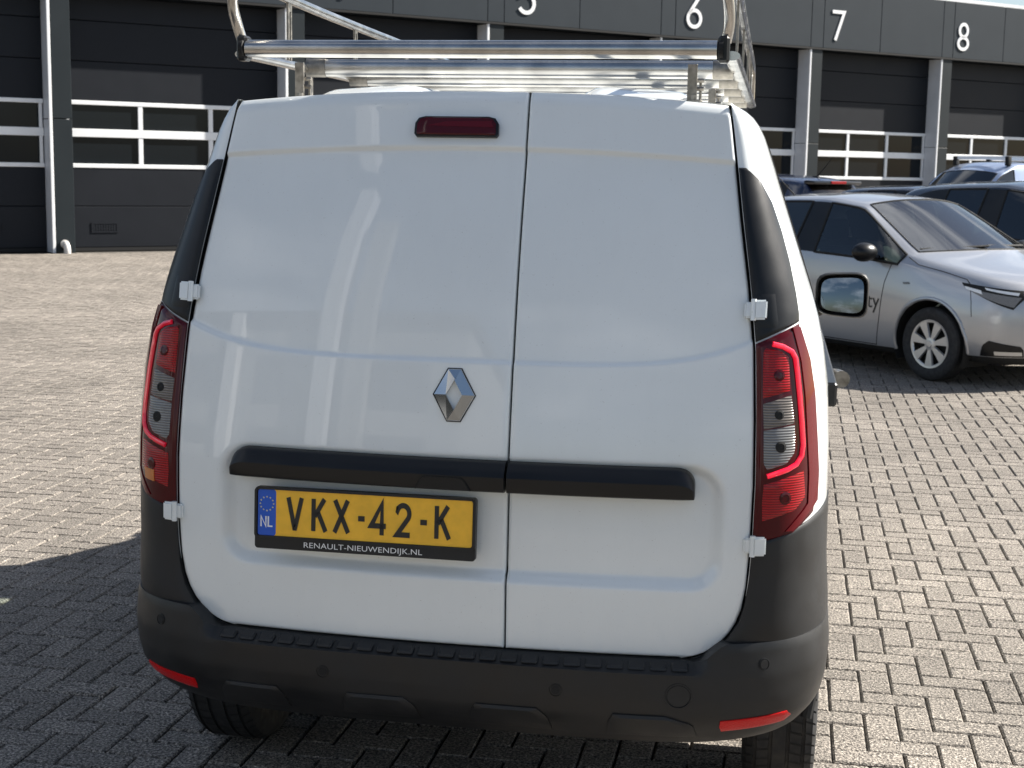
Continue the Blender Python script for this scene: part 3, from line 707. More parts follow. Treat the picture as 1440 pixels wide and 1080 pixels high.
def wheel(parent, x, y, s, rad=WR, width=.19, tread=True, spokes=0, name='wheel'):
    """s = +1 when the outer face looks along +x of its parent"""
    w = bpy.data.objects.new(name, None); link(w, parent); w.location = (x, y, rad); w.rotation_euler = (0, 0, 0 if s > 0 else math.pi)
    h = width/2; r = rad; d = .006 if tread else 0
    prof = [(r*.62, h*.82), (r*.68, h*.93), (r*.82, h*1.03), (r*.91, h*1.0), (r*.965, h*.90), (r*.99, h*.76)]
    gro = [.66, .24, -.24, -.66]
    for gq in gro: prof += [(r, h*(gq+.055)), (r-d, h*(gq+.045)), (r-d, h*(gq-.045)), (r, h*(gq-.055))]
    prof += [(r*.99, -h*.76), (r*.965, -h*.90), (r*.91, -h), (r*.82, -h*1.03), (r*.68, -h*.93), (r*.62, -h*.82)]
    G().lathe(prof, ax=(1, 0, 0), n=72).obj('tyre', MT['rubber'], w, 30)
    if tread:
        gt = G()
        for q in range(58):
            a = 2*math.pi*q/58
            for (u0, u1, tw) in ((.70, .97, .10), (.28, .62, .06), (-.62, -.28, -.06), (-.97, -.70, -.10)):
                P = []
                for uu, da in ((u0, 0), (u1, tw)):
                    rr = r*(1.0012 if abs(uu) < .8 else .972)+.0004
                    for dq in (-.009, .009): an = a+da*.35+dq; P.append((h*uu, rr*math.cos(an), rr*math.sin(an)))
                gt.add(P, [(0, 1, 3, 2)])
        gt.obj('tread_sipes', MT['gap'], w, 0)['kind'] = 'stuff'
    G().lathe([(r*.66, h*.86), (r*.655, h*.80), (r*.60, h*.70), (r*.58, h*.30), (r*.58, -h*.8), (r*.64, -h*.84)], ax=(1, 0, 0), n=40).obj('rim', MT['zinc'], w, 30)
    G().lathe([(.001, h*.25), (r*.58, h*.25)], ax=(1, 0, 0), n=32).obj('brake_disc', MT['gap'], w, 30)
    hc = G()
    if spokes:
        hc.lathe([(r*.665, h*.88), (r*.655, h*.95), (r*.60, h*.93), (r*.575, h*.84)], ax=(1, 0, 0), n=56)
        hc.lathe([(.001, h*.98), (r*.075, h*.98), (r*.09, h*.93), (r*.17, h*.90), (r*.19, h*.80)], ax=(1, 0, 0), n=28)
        for q in range(spokes):
            a = 2*math.pi*(q+.25)/spokes; c_, s2 = math.cos(a), math.sin(a)
            def W3(rr, tt, xx): return (xx, rr*c_-tt*s2, rr*s2+tt*c_)
            for side in (0,):
                V = [W3(r*.15, -r*.045, h*.90), W3(r*.15, r*.045, h*.90), W3(r*.60, r*.128, h*.94), W3(r*.60, -r*.128, h*.94),
                     W3(r*.15, -r*.06, h*.70), W3(r*.15, r*.06, h*.70), W3(r*.60, r*.150, h*.78), W3(r*.60, -r*.150, h*.78)]
                hc.add(V, [(0, 1, 2, 3), (0, 4, 5, 1), (1, 5, 6, 2), (2, 6, 7, 3), (3, 7, 4, 0)])
    else:
        hc.lathe([(.001, h*.80), (r*.16, h*.80), (r*.2, h*.62), (r*.45, h*.55), (r*.58, h*.75)], ax=(1, 0, 0), n=40)
    hc.obj('wheel_trim', MT['hubcap'], w, 30)
    return w
for s in (1, -1):
    for ax in (AX_R, AX_F): wheel(van, s*.785, ax, s)

# --- tail trims and lights (built on the right, mirrored to the left)
def chain_on(u, zs_): return [(float(xd(z))+u*(float(xs(z))-float(xd(z))), z) for z in zs_]
def tail(mir):
    sfx = -1 if mir else 1
    # black corner trim above the lamp
    zi = [1.322, 1.36, 1.42, 1.50, 1.58, 1.65, 1.70, 1.715]
    Li = [(float(xd(z))+.0045, z) for z in zi]
    zo = [1.366, 1.385, 1.43, 1.50, 1.57, 1.635, 1.685, 1.715]
    uo = [.68, .70, .73, .76, .76, .71, .55, .24]
    Ro = [(float(xd(z))+u*(float(xs(z))-float(xd(z))), z) for z, u in zip(zo, uo)]
    tr = patch(G(), Li, Ro, 40, 12, .004, .014, mirror=mir, rnd=.003).obj('corner_trim', MT['gloss_trim'], van)
    # hinge pocket rim on the trim
    patch(G(), [(float(xd(1.36))+.008, 1.352), (float(xd(1.43))+.008, 1.432)], [(float(xd(1.36))+.060, 1.352), (float(xd(1.43))+.056, 1.432)], 8, 8, .0055, .004, mirror=mir, rnd=.002).obj('hinge_pocket', MT['gloss_trim'], tr)
    # lamp
    zi = [.868, .90, 1.0, 1.1, 1.2, 1.27, 1.318]
    Li = [(float(xd(z))+.0045, z) for z in zi]
    zo = [.888, .925, 1.0, 1.1, 1.2, 1.28, 1.361]; uo = [.50, .76, .80, .78, .76, .73, .66]
    Ro = [(float(xd(z))+u*(float(xs(z))-float(xd(z))), z) for z, u in zip(zo, uo)]
    lamp = patch(G(), Li, Ro, 48, 16, .007, .03, mirror=mir, rnd=.004).obj('tail_light', MT['red_dark'], van)
    q = dict(mirror=mir)
    # outer red shell along the outside edge
    zz = [.895, .95, 1.02, 1.1, 1.2, 1.28, 1.353]
    patch(G(), chain_on(.0, zz) and [(float(xd(z))+u*(float(xs(z))-float(xd(z))), z) for z, u in zip(zz, (.40, .66, .66, .64, .62, .60, .54))],
          [(float(xd(z))+u*(float(xs(z))-float(xd(z))), z) for z, u in zip(zz, (.49, .78, .785, .765, .745, .72, .645))], 30, 6, .0095, .006, **q).obj('outer_lens', MT['red_clear'], lamp)
    patch(G(), [(.706, 1.196), (.704, 1.25), (.703, 1.300), (.708, 1.309)], [(.763, 1.213), (.760, 1.25), (.757, 1.288), (.740, 1.302)], 14, 8, .0095, .006, rnd=.002, **q).obj('stop_lamp', MT['red_lens'], lamp)
    patch(G(), [(.711, 1.128), (.707, 1.184)], [(.775, 1.140), (.766, 1.203)], 10, 8, .0095, .006, rnd=.002, **q).obj('indicator_lamp', MT['amber_lens'], lamp)
    patch(G(), [(.722, 1.037), (.714, 1.050), (.711, 1.124)], [(.762, 1.050), (.779, 1.075), (.776, 1.136)], 10, 8, .0095, .006, rnd=.002, **q).obj('reversing_lamp', MT['clear_lens'], lamp)
    patch(G(), [(.716, .920), (.714, .96), (.716, 1.003)], [(.785, .942), (.806, .97), (.800, 1.030)], 12, 8, .0095, .006, rnd=.002, **q).obj('fog_lamp', MT['red_lens'], lamp)
    pth = [(.721, 1.318), (.742, 1.312), (.762, 1.300), (.770, 1.285), (.776, 1.25), (.783, 1.20), (.790, 1.14), (.795, 1.09), (.793, 1.065), (.782, 1.047), (.765, 1.037), (.745, 1.030), (.722, 1.022)]
    P = []
    for x, z in pth:
        n = surf_n(x, z); p = Vector((x, surf(x, z), z))+n*.0085; p.x *= sfx; P.append(p)
    G().tube(P, .0062, 10).obj('light_guide', MT['guide_off' if mir else 'guide'], lamp)
    for (x, z, r, m_) in ((.738, 1.248, .013, 'red_dark'), (.742, 1.160, .011, 'gap'), (.748, 1.088, .013, 'gap'), (.762, .972, .015, 'red_dark')):
        n_ = surf_n(x, z); o_ = Vector((x, surf(x, z), z))+n_*.0098; o_.x *= sfx; n_.x *= sfx
        G().lathe([(.0005, .001), (r*.6, .0008), (r*.62, .0016), (r, .0004), (r, -.002)], o_, n_, 20).obj('bulb', MT[m_], lamp)
    if mir: patch(G(), [(.752, .930), (.752, .958)], [(.780, .934), (.783, .961)], 6, 6, .0112, .003, **q).obj('side_reflector', MT['amber'], lamp)
    return lamp
tail(False); tail(True)

# --- rear bumper
XB, YC, NB = .895, .56, 4.4
def bump_f(x, z):
    ax = min(abs(x), XB*.9995)
    o = float(np.interp(z, [.33, .37, .395, .43, .455, .50, .56, .585, .63, .66], [.13, .085, .055, .028, .014, .004, 0, .002, .006, .02]))
    if ax < .60 and z > .565: o += (z-.565)*2.2*float(1-smooth01(.55, .62, ax))
    sx_ = 1-o*.95/XB; ax = min(ax/sx_, XB*.9995)
    return YC-(YC+.046-o)*(1-(ax/XB)**NB)**(1/NB)
gbm = G(); V = []; th = np.linspace(-1, 1, 121)
xsamp = [XB*math.copysign(math.sin(abs(t)*math.pi/2)**.72, t)*.9995 for t in th]
lev = np.linspace(0, 1, 22)
for v in lev:
    for x in xsamp:
        zt_ = .585+.052*float(smooth01(.575, .66, abs(x))); zb_ = .372-.004*(1-(abs(x)/XB)**2)+.014*float(smooth01(.62, .9, abs(x)))
        z = zb_+(zt_-zb_)*v; o = float(np.interp(z, [.33, .37, .395, .43, .455, .50, .56, .63], [.13, .085, .055, .028, .014, .004, 0, .006]))
        V.append((x*(1-o*.95/XB), bump_f(x*(1-o*.95/XB), z), z))
n = len(xsamp)
gbm.add(V, [(i*n+k, i*n+k+1, (i+1)*n+k+1, (i+1)*n+k) for i in range(21) for k in range(n-1)])
# top ledge runs in under the doors, bottom edge turns forward
top = V[-n:]; bot = V[:n]; W2 = [(p[0]*.985, p[1]+.09, p[2]+.002) for p in top]; W3_ = [(p[0]*.95, p[1]+.10, p[2]+.004) for p in bot]
gbm.add(top+W2, [(k, k+1, n+k+1, n+k) for k in range(n-1)]); gbm.add(bot+W3_, [(k, k+1, n+k+1, n+k) for k in range(n-1)])
for s in (1, -1):   # bumper sides run forward to the wheel arch
    V = []
    for i in range(8):
        z = .42+.21*i/7
        for y in (.54, .56, .58): V.append((s*.886, y-.01, z))
    gbm.add(V, [(i*3+k, i*3+k+1, i*3+k+4, i*3+k+3) for i in range(7) for k in range(2)])
bumper = gbm.obj('bumper', MT['black_plastic'], van, 40)
def upright(mir):
    zz = [.618, .64, .68, .72, .78, .84, .862]
    Li = [(float(xd(z))+.0045, z) for z in zz]; Ro = [(float(xd(z))+.992*(float(xs(z))-float(xd(z))), z+(0, 0, 0, 0, .02, .055, .066)[i]) for i, z in enumerate(zz)]
    ex_ = lambda x, z: .012*float(1-smooth01(.62, .80, z))
    patch(G(), Li, Ro, 34, 18, .006, .02, extra=ex_, mirror=mir, rnd=.003).obj('bumper_corner', MT['black_plastic'], van, 40)
    # frame piece beside the lower door corner
    zz = [.575, .60, .625, .65, .68]; Li = [(float(xd(z))+.006, z) for z in zz]; Ro = [(max(float(xd(z))+.02, .70), z) for z in zz]
    patch(G(), Li, Ro, 12, 8, -.004, .02, mirror=mir).obj('sill_corner', MT['black_plastic'], bumper, 40)
upright(False); upright(True)
npad = 23
for q in range(npad):
    x = -.545+1.09*q/(npad-1); y1 = float(Yr(abs(x), .588))-.004; y0 = bump_f(x, .565)
    yc = (y0*.58+y1*.42); zc_ = .5725
    g = G(); T = Matrix.Translation((x, yc, zc_+.004)) @ Matrix.Rotation(.2*x, 4, 'Z') @ Matrix.Rotation(R(24), 4, 'X')
    g.box((-.0195, -.014, -.005), (.0195, .014, .005), .004, T); g.obj('step_pad', MT['black_plastic'], bumper)
def insert(Lc, Rc): patch(G(), Lc, Rc, 8, 14, .007, .012, bump_f, rnd=.004).obj('bumper_insert', MT['black_plastic'], bumper, 40)
for (a, b, c_, d_) in ((-.565, -.405, .008, .012), (-.252, -.080, .004, .022), (.060, .238, .004, .020), (.384, .575, .004, .060)):
    insert([(a-.004, .400), (a, .440), (a+c_+.008, .462)], [(b+.012, .400), (b+.004, .440), (b-d_, .462)])
def disc(x, z, r, m, name, off=.001, ring=True):
    g = G(); n_ = surf_n(x, z, bump_f); o = Vector((x, bump_f(x, z), z))
    g.lathe([(.0005, off), (r*.82, off), (r*.86, off-.002), (r*.90, off-.002), (r*.94, off+.0006), (r, off+.0004), (r*1.02, off-.004)] if ring else [(.0005, off), (r, off), (r*1.05, off-.003)], o, n_, 28)
    return g.obj(name, m, bumper)
for x in (.263, -.298):
    disc(x, .512, .0155, MT['black_plastic'], 'sensor_ring'); disc(x, .512, .0100, MT['gap'], 'parking_sensor', .0022, False)
for x in (.735, -.735): disc(x, .588, .014, MT['black_plastic'], 'sensor_ring'); disc(x, .588, .0095, MT['gap'], 'parking_sensor', .0022, False)
disc(.545, .515, .031, MT['black_plastic'], 'tow_eye_cover')
for s in (1, -1):
    rf_ = patch(G(), [(.643, .417), (.639, .432), (.641, .450)], [(.786, .430), (.802, .445), (.792, .461)], 7, 16, .003, .012, bump_f, mirror=s < 0, rnd=.0015).obj('reflector', MT['reflector'], bumper)
# --- side details
for s in (1, -1):
    for ax in (AX_R, AX_F):
        Q = []
        for q in range(25):
            a = R(2+176*q/24); y, z = ax+.381*math.cos(a), .31+.381*math.sin(a)
            Q.append((s*float(xs(z))*nose(y), y, z))
        G().tube(Q, .016, 10).obj('arch_lip', MT['black_plastic'], van)
    for y in (.98, 2.12, 3.30):
        Q = [Vector((s*side_pt(y, z)[0], y, z)) for z in np.linspace(.74 if y < 1 else .42, 1.78 if y < 3 else 1.20, 40)]
        G().tube(Q, .003, 6).obj('panel_gap', MT['gap'], van)
for s in (1, -1):
    G().box((.866 if s > 0 else -.900, .72, 1.085), (.900 if s > 0 else -.866, 2.15, 1.150), .006).obj('slide_rail', MT['gloss_trim'], van)
    h = G(); x0 = .868*s; h.tube([(x0, 2.02, .99), (x0+.035*s, 2.03, .99), (x0+.04*s, 2.10, .99), (x0+.035*s, 2.2, .99), (x0, 2.21, .99)], .016, 10); h.obj('door_handle', MT['hubcap'], van)
G().tube([(.86, 1.30, 1.09), (.925, 1.28, 1.09), (.935, 1.24, 1.09)], .026, 14).obj('side_catch', MT['zinc'], van)
def mirror_unit(s):
    y = 2.9; cx, cz = s*1.0, 1.215
    V = []; n = 40; F = []
    def ring(kx, kz, yy, p=4.6):
        o = []
        for q in range(n):
            a = 2*math.pi*q/n; ca_, sa_ = math.cos(a), math.sin(a)
            r = (abs(ca_)**p+abs(sa_)**p)**(-1/p); xx = kx*r*ca_; zz = kz*r*sa_
            o.append((cx+xx, yy, cz+zz+.008*(-s*xx/.1)*(1 if zz < 0 else -.6)))
        return o
    R_ = [ring(.099, .083, y+.002), ring(.103, .087, y), ring(.108, .092, y+.012), ring(.107, .091, y+.05), ring(.092, .078, y+.09), ring(.055, .05, y+.115), ring(.01, .01, y+.12)]
    for q in R_: V += q
    F = [(i*n+k, i*n+(k+1) % n, (i+1)*n+(k+1) % n, (i+1)*n+k) for i in range(len(R_)-1) for k in range(n)]
    g = G().add(V, F); g.tube([(s*.84, y+.07, 1.14), (s*.90, y+.06, 1.15), (s*.95, y+.05, 1.18)], .035, 12)
    hs = g.obj('wing_mirror', MT['black_plastic'], van, 40)
    V = [p for kk in (1, .8, .6, .4, .2) for p in ring(.086*kk, .070*kk, y-.004)]+[(cx, y-.004, cz)]; V = [(v[0], v[1]-.006*(1-((v[0]-cx)**2+(v[2]-cz)**2)/.012)+.11*(v[2]-cz)+.03*s*(v[0]-cx), v[2]) for v in V]
    G().add(V, [(i*n+k, i*n+(k+1) % n, (i+1)*n+(k+1) % n, (i+1)*n+k) for i in range(4) for k in range(n)]+[(4*n+k, 4*n+(k+1) % n, 5*n) for k in range(n)]).obj('mirror_glass', MT['mirror'], hs, 60)
mirror_unit(1); mirror_unit(-1)
for s in (1, -1):
    G().box((s*.66-.14, 4.30, .72), (s*.66+.14, 4.43, .86), .04).obj('headlight', MT['clear_lens'], van)

# ------------------------------------------------------------------ roof rack
rack = thing('roof_rack', 'stainless steel tube roof rack with rear roller on the white van', 'roof rack', (0, .3, 1.9))
def rk(g, name, m, smooth=35):
    g.V = [(v[0], v[1]-.3, v[2]-1.9) for v in g.V]; return g.obj(name, m, rack, smooth)
ZR = 1.988
rk(G().tube([(-.592, .28, ZR), (.566, .28, ZR)], .0215, 24), 'roller', MT['steel'])
for s in (1, -1):
    xe = .579 if s > 0 else -.606
    rk(G().box((xe-.011, .268, ZR-.030), (xe+.016, .312, ZR+.032), .006), 'end_cap', MT['gloss_trim'])
    rk(G().lathe([(.0005, .004), (.017, .004), (.024, 0), (.024, -.01)], (xe-s*.008, .28, ZR), (-s, 0, 0), 20), 'bush', MT['gap'])
    # hoop and upper rail
    xo = .600 if s > 0 else -.612
    P = [(xe+.006*s, .30, ZR+.02), (xe+.014*s, .285, ZR+.06), (xe+.012*s, .25, ZR+.10), (xe+.006*s, .235, ZR+.135), (xe+.006*s, .26, ZR+.165), (xo, .40, ZR+.170), (xo, 1.0, ZR+.155), (xo, 2.0, ZR+.145), (xo, 2.72, ZR+.14), (xo, 2.80, ZR+.10), (xo, 2.82, ZR)]
    # smooth the corners
    Q = [Vector(p) for p in P]
    for _ in range(2):
        q2 = [Q[0]]
        for a, b in zip(Q, Q[1:]): q2 += [a.lerp(b, .25), a.lerp(b, .75)]
        Q = q2+[Q[-1]]
    rk(G().tube(Q, .0135, 14), 'hoop_rail', MT['steel'])
    # lower rail: pressed channel with a hole for every bar
    g = G(); g.tube([(xo, .30, ZR-.012), (xo, 2.84, ZR-.012)], .020, 16, ry=.011, up=(0, 0, 1)); rk(g, 'side_rail', MT['steel'])
    for yy in (.66, 1.30, 1.95, 2.55):
        g = G(); g.box((xo-.003, yy-.015, ZR), (xo+.003, yy-.006, ZR+.152)); g.box((xo-.003, yy+.006, ZR), (xo+.003, yy+.015, ZR+.152))
        g.box((xo-.003, yy-.006, ZR+.13), (xo+.003, yy+.006, ZR+.152)); rk(g, 'rail_strut', MT['zinc'])
    for i, yy in enumerate((.46, 1.55, 2.55)):
        fx = s*.508-.008; zb = zroof(fx, yy)
        g = G(); g.box((fx-.012, yy-.004, zb+.006), (fx+.012, yy+.003, ZR-.02), .001); g.box((fx-.02, yy-.028, zb), (fx+.025, yy+.03, zb+.006), .001)
        g.box((fx+.016, yy+.02, zb+.006), (fx+.022, yy+.045, zb+.06), .001)
        for (dx, dz) in ((.014, .035), (.014, .055)): g.tube([(fx+dx-.008, yy+.01, zb+dz), (fx+dx+.014, yy+.01, zb+dz)], .006, 6)
        g.tube([(fx+.006, yy-.015, zb+.004), (fx+.006, yy-.015, zb+.018)], .008, 6)
        rk(g, 'mounting_foot', MT['zinc'])
for i, yy in enumerate((.78, 1.21, 1.64, 2.06, 2.48)):
    rk(G().tube([(-.545, yy, ZR-.012), (.535, yy, ZR-.012)], .014, 20, ry=.024, up=(0, 0, 1)), 'cross_bar', MT['steel'])
    for s in (1, -1):
        a, b = (.535, .59) if s > 0 else (-.602, -.545)
        rk(G().tube([(a, yy, ZR-.012), (b, yy, ZR-.012)], .0165, 16, ry=.026, up=(0, 0, 1)), 'bar_socket', MT['zinc'])

# ------------------------------------------------------------------ parked cars
def car_cage(kind):
    """columns from the sill to the centre line, stations from nose to tail; x forward from the front wheel, y outward"""
    def st(x, low, up): return low+up
    S = []
    def add(c0, c1, c2, c3, c4, c5, c6, c7, c8): S.append([c0, c1, c2, c3, c4, c5, c6, c7, c8])
    add((.80, 0, .20), (.88, 0, .24), (.91, 0, .42), (.90, 0, .62), (.87, 0, .78), (.855, 0, .825), (.845, 0, .845), (.835, 0, .855), (.83, 0, .86))
    add((.74, .40, .20), (.82, .42, .24), (.855, .44, .42), (.85, .44, .62), (.82, .46, .78), (.80, .42, .83), (.78, .36, .85), (.78, .2, .865), (.78, .0, .87))
    add((.64, .70, .20), (.68, .76, .24), (.70, .79, .42), (.70, .79, .62), (.65, .77, .815), (.60, .67, .875), (.59, .52, .90), (.62, .28, .915), (.63, 0, .92))
    add((.44, .78, .20), (.44, .85, .24), (.44, .885, .42), (.44, .885, .64), (.38, .84, .86), (.34, .72, .925), (.34, .58, .945), (.36, .3, .965), (.37, 0, .97))
    add((.0, .80, .20), (.0, .88, .22), (.0, .915, .42), (.0, .92, .68), (-.03, .87, .925), (-.05, .76, .985), (-.04, .62, 1.005), (.0, .3, 1.025), (.02, 0, 1.03))
    add((-.40, .80, .18), (-.42, .885, .20), (-.42, .905, .42), (-.42, .925, .70), (-.40, .88, .965), (-.37, .805, 1.035), (-.33, .73, 1.055), (-.17, .36, 1.075), (-.12, 0, 1.08))
    add((-.85, .80, .18), (-.85, .885, .20), (-.85, .895, .42), (-.85, .92, .72), (-.86, .88, .985), (-1.04, .655, 1.425), (-1.07, .585, 1.455), (-1.0, .32, 1.50), (-.97, 0, 1.51))
    add((-1.50, .80, .18), (-1.50, .885, .20), (-1.50, .895, .42), (-1.50, .92, .73), (-1.52, .885, 1.00), (-1.52, .645, 1.475), (-1.52, .57, 1.51), (-1.5, .3, 1.54), (-1.5, 0, 1.55))
    add((-1.62, .80, .18), (-1.62, .885, .20), (-1.62, .895, .42), (-1.62, .92, .73), (-1.64, .885, 1.005), (-1.62, .645, 1.475), (-1.62, .57, 1.51), (-1.6, .3, 1.54), (-1.6, 0, 1.55))
    add((-2.25, .80, .18), (-2.25, .885, .20), (-2.25, .90, .42), (-2.25, .92, .74), (-2.30, .88, 1.03), (-2.28, .63, 1.46), (-2.28, .555, 1.495), (-2.28, .3, 1.525), (-2.28, 0, 1.535))
    if kind == 'sedan':
        add((-2.65, .80, .2), (-2.65, .88, .22), (-2.65, .91, .42), (-2.65, .92, .74), (-2.72, .87, 1.05), (-2.55, .60, 1.42), (-2.55, .53, 1.45), (-2.50, .3, 1.49), (-2.48, 0, 1.50))
        add((-3.05, .78, .22), (-3.08, .86, .26), (-3.1, .89, .44), (-3.1, .89, .76), (-3.08, .83, 1.045), (-3.08, .72, 1.09), (-3.05, .64, 1.12), (-3.02, .3, 1.15), (-3.0, 0, 1.16))
        add((-3.45, .70, .25), (-3.52, .76, .3), (-3.54, .79, .5), (-3.54, .77, .8), (-3.48, .74, 1.03), (-3.46, .66, 1.07), (-3.44, .55, 1.08), (-3.44, .3, 1.09), (-3.44, 0, 1.10))
    else:
        add((-2.65, .80, .2), (-2.65, .88, .22), (-2.65, .91, .42), (-2.65, .92, .74), (-2.74, .86, 1.06), (-2.72, .61, 1.43), (-2.72, .54, 1.465), (-2.72, .3, 1.50), (-2.72, 0, 1.51))
        add((-2.98, .78, .22), (-3.02, .86, .26), (-3.04, .89, .44), (-3.04, .89, .76), (-3.0, .82, 1.06), (-2.98, .58, 1.38), (-2.99, .52, 1.42), (-3.02, .3, 1.455), (-3.03, 0, 1.465))
        add((-3.20, .70, .25), (-3.26, .76, .3), (-3.28, .80, .5), (-3.28, .78, .8), (-3.20, .72, 1.03), (-3.12, .62, 1.20), (-3.12, .55, 1.24), (-3.14, .3, 1.26), (-3.15, 0, 1.27))
    add((-3.5 if kind == 'sedan' else -3.26, 0, .25), (-3.58 if kind == 'sedan' else -3.34, 0, .3), (-3.62 if kind == 'sedan' else -3.36, 0, .5), (-3.62 if kind == 'sedan' else -3.34, 0, .8), (-3.54 if kind == 'sedan' else -3.27, 0, 1.02),
        (-3.53 if kind == 'sedan' else -3.24, 0, 1.05), (-3.52 if kind == 'sedan' else -3.22, 0, 1.08), (-3.51 if kind == 'sedan' else -3.20, 0, 1.12), (-3.5 if kind == 'sedan' else -3.18, 0, 1.16))
    if kind == 'van':
        up = {6: .24, 7: .33, 8: .34, 9: .36, 10: .38, 11: .40, 12: .42}
        for i, dz in up.items():
            T = []
            for k, (x, y, z) in enumerate(S[i]):
                if k >= 5: z += dz+(.0 if i < 9 else (i-8)*.005); y *= 1.10; x = x-.10 if i == 6 else x
                T.append((x, y, z))
            S[i] = T
        for i, xx in ((10, -2.75), (11, -3.20), (12, -3.30)):
            S[i] = [(xx+.03*(k > 4)*(i == 12), (y*1.0 if k < 5 else [0, 0, 0, 0, 0, .70, .62, .33, 0][k]), (z if k < 5 else [0, 0, 0, 0, 0, 1.80, 1.86, 1.885, 1.89][k]-.05*(i == 12))) for k, (x, y, z) in enumerate(S[i])]
        S[13] = [(-3.34, 0, z) for z in (.25, .3, .5, .8, 1.02, 1.3, 1.5, 1.7, 1.8)]
    return S
def build_car(name, label, loc, rz, paint, kind='hatch', glass='glass', zs=1.0, detail=2, group=None, black_pillar=True, wheels=True, spokes=7, roof=None):
    car = thing(name, label, 'car', loc, rz, group)
    S = car_cage(kind); NS, NC = len(S), 9
    bm = bmesh.new(); vv = {}
    for i in range(NS):
        for k in range(NC):
            for s in (1, -1):
                x, y, z = S[i][k]
                if s == -1 and y == 0: vv[i, k, s] = vv[i, k, 1]; continue
                if y == 0 and k < 8 and i not in (0, NS-1): pass
                vv[i, k, s] = bm.verts.new((x, s*y, z*zs))
    # roles: 0 paint, 1 windscreen, 2 side glass, 3 black, 4 rear glass
    last = NS-1
    cre = bm.edges.layers.float.new('crease_edge')
    for i in range(NS-1):
        for k in range(NC-1):
            role = 0
            if i == 5 and k in (6, 7): role = 1
            elif k == 4 and i in (5, 6, 8): role = 2
            elif k == 4 and i == 7: role = 3 if black_pillar else 0
            elif k == 4 and i == 9: role = 3
            if kind == 'van' and ((k == 4 and i >= 7) or i == 11): role = 0
            elif kind == 'sedan' and i == 10 and k in (6, 7): role = 4
            elif kind == 'hatch' and i == 11 and k in (6, 7): role = 4
            elif k == 0: role = 3
            for s in (1, -1):
                q = [vv[i, k, s], vv[i+1, k, s], vv[i+1, k+1, s], vv[i, k+1, s]]
                if s < 0: q = q[::-1]
                q2 = []
                for v in q:
                    if v not in q2: q2.append(v)
                if len(q2) < 3: continue
                try: f = bm.faces.new(q2); f.material_index = role
                except ValueError: pass
    bmesh.ops.recalc_face_normals(bm, faces=bm.faces[:])
    def crease(i0, k0, i1, k1, w):
        for s in (1, -1):
            e = bm.edges.get((vv[i0, k0, s], vv[i1, k1, s]))
            if e: e[cre] = w
    for i in range(4, NS-2):
        crease(i, 4, i+1, 4, .45)
        if 5 <= i <= 9: crease(i, 5, i+1, 5, .5); crease(i, 6, i+1, 6, .35)
    for k in range(5, 8): crease(5, k, 5, k+1, .75); crease(6, k, 6, k+1, .6)
    crease(5, 4, 5, 5, .6)
    for i in range(1, 5): crease(i, 5, i+1, 5, .35); crease(i, 3, i+1, 3, .15)
    for k in range(4, 8): crease(3, k, 3, k+1, .05)
    me = bpy.data.meshes.new('cage'); bm.to_mesh(me); bm.free()
    ob = bpy.data.objects.new('cage', me); C.objects.link(ob); md = ob.modifiers.new('s', 'SUBSURF'); md.levels = detail+1; md.render_levels = detail+1
    dg = bpy.context.evaluated_depsgraph_get(); dg.update(); ev = ob.evaluated_get(dg).to_mesh()
    V = [v.co.copy() for v in ev.vertices]; FR = [(tuple(p.vertices), p.material_index) for p in ev.polygons]
    ob.evaluated_get(dg).to_mesh_clear(); bpy.data.objects.remove(ob); bpy.data.meshes.remove(me)
    rad = .312
    # wheel arches cut round
    AR = rad+.065; keep = []
    for f, r in FR:
        c = sum((V[j] for j in f), Vector())/len(f)
        if r in (0, 3) and abs(c.y) > .45 and any(math.hypot(c.x-w, c.z-rad) < AR for w in (0, -2.62)): continue
        if r in (0, 3) and abs(c.y) > .45 and sum(any(math.hypot(V[j].x-w, V[j].z-rad) < AR*.985 for w in (0, -2.62)) for j in f) >= (1 if r == 3 else 3): continue
        keep.append((f, r))
    for v in V:
        if abs(v.y) > .45:
            for w in (0, -2.62):
                d = math.hypot(v.x-w, v.z-rad)
                if 1e-3 < d < AR+.012 and v.z > .12: v.x = w+(v.x-w)*AR/d; v.z = rad+(v.z-rad)*AR/d
    bvh = BVHTree.FromPolygons(V, [f for f, r in keep])
    out = {}
    def part(role, nm, m, sel=lambda c: True, rr=None):
        fs = [f for f, r in keep if r == role and sel(sum((V[j] for j in f), Vector())/len(f))]
        if not fs: return None
        used = sorted({j for f in fs for j in f}); mp2 = {a: b for b, a in enumerate(used)}
        return mesh_obj(nm, [V[j] for j in used], [tuple(mp2[j] for j in f) for f in fs], m, car, 50)
    out['body'] = part(0, 'body', MT[paint], lambda c: roof is None or c.z < 1.04*zs)
    if roof: part(0, 'roof', MT[roof], lambda c: c.z >= 1.04*zs)
    out['ws'] = part(1, 'windscreen', MT['screen_glass' if glass == 'glass' else glass])
    for s in (1, -1):
        part(2, 'front_window', MT[glass], lambda c: c.y*s > 0 and c.x > -1.58)
        part(2, 'rear_window', MT[glass], lambda c: c.y*s > 0 and c.x < -1.58)
        part(3, 'pillar_trim', MT['gloss_trim'], lambda c: c.y*s > 0 and c.z > .9 and c.x > -2); part(3, 'corner_pillar', MT['gloss_trim'], lambda c: c.y*s > 0 and c.z > .9 and c.x <= -2)
    part(4, 'tail_glass', MT[glass])
    part(3, 'underside', MT['gap'], lambda c: c.z < .9)
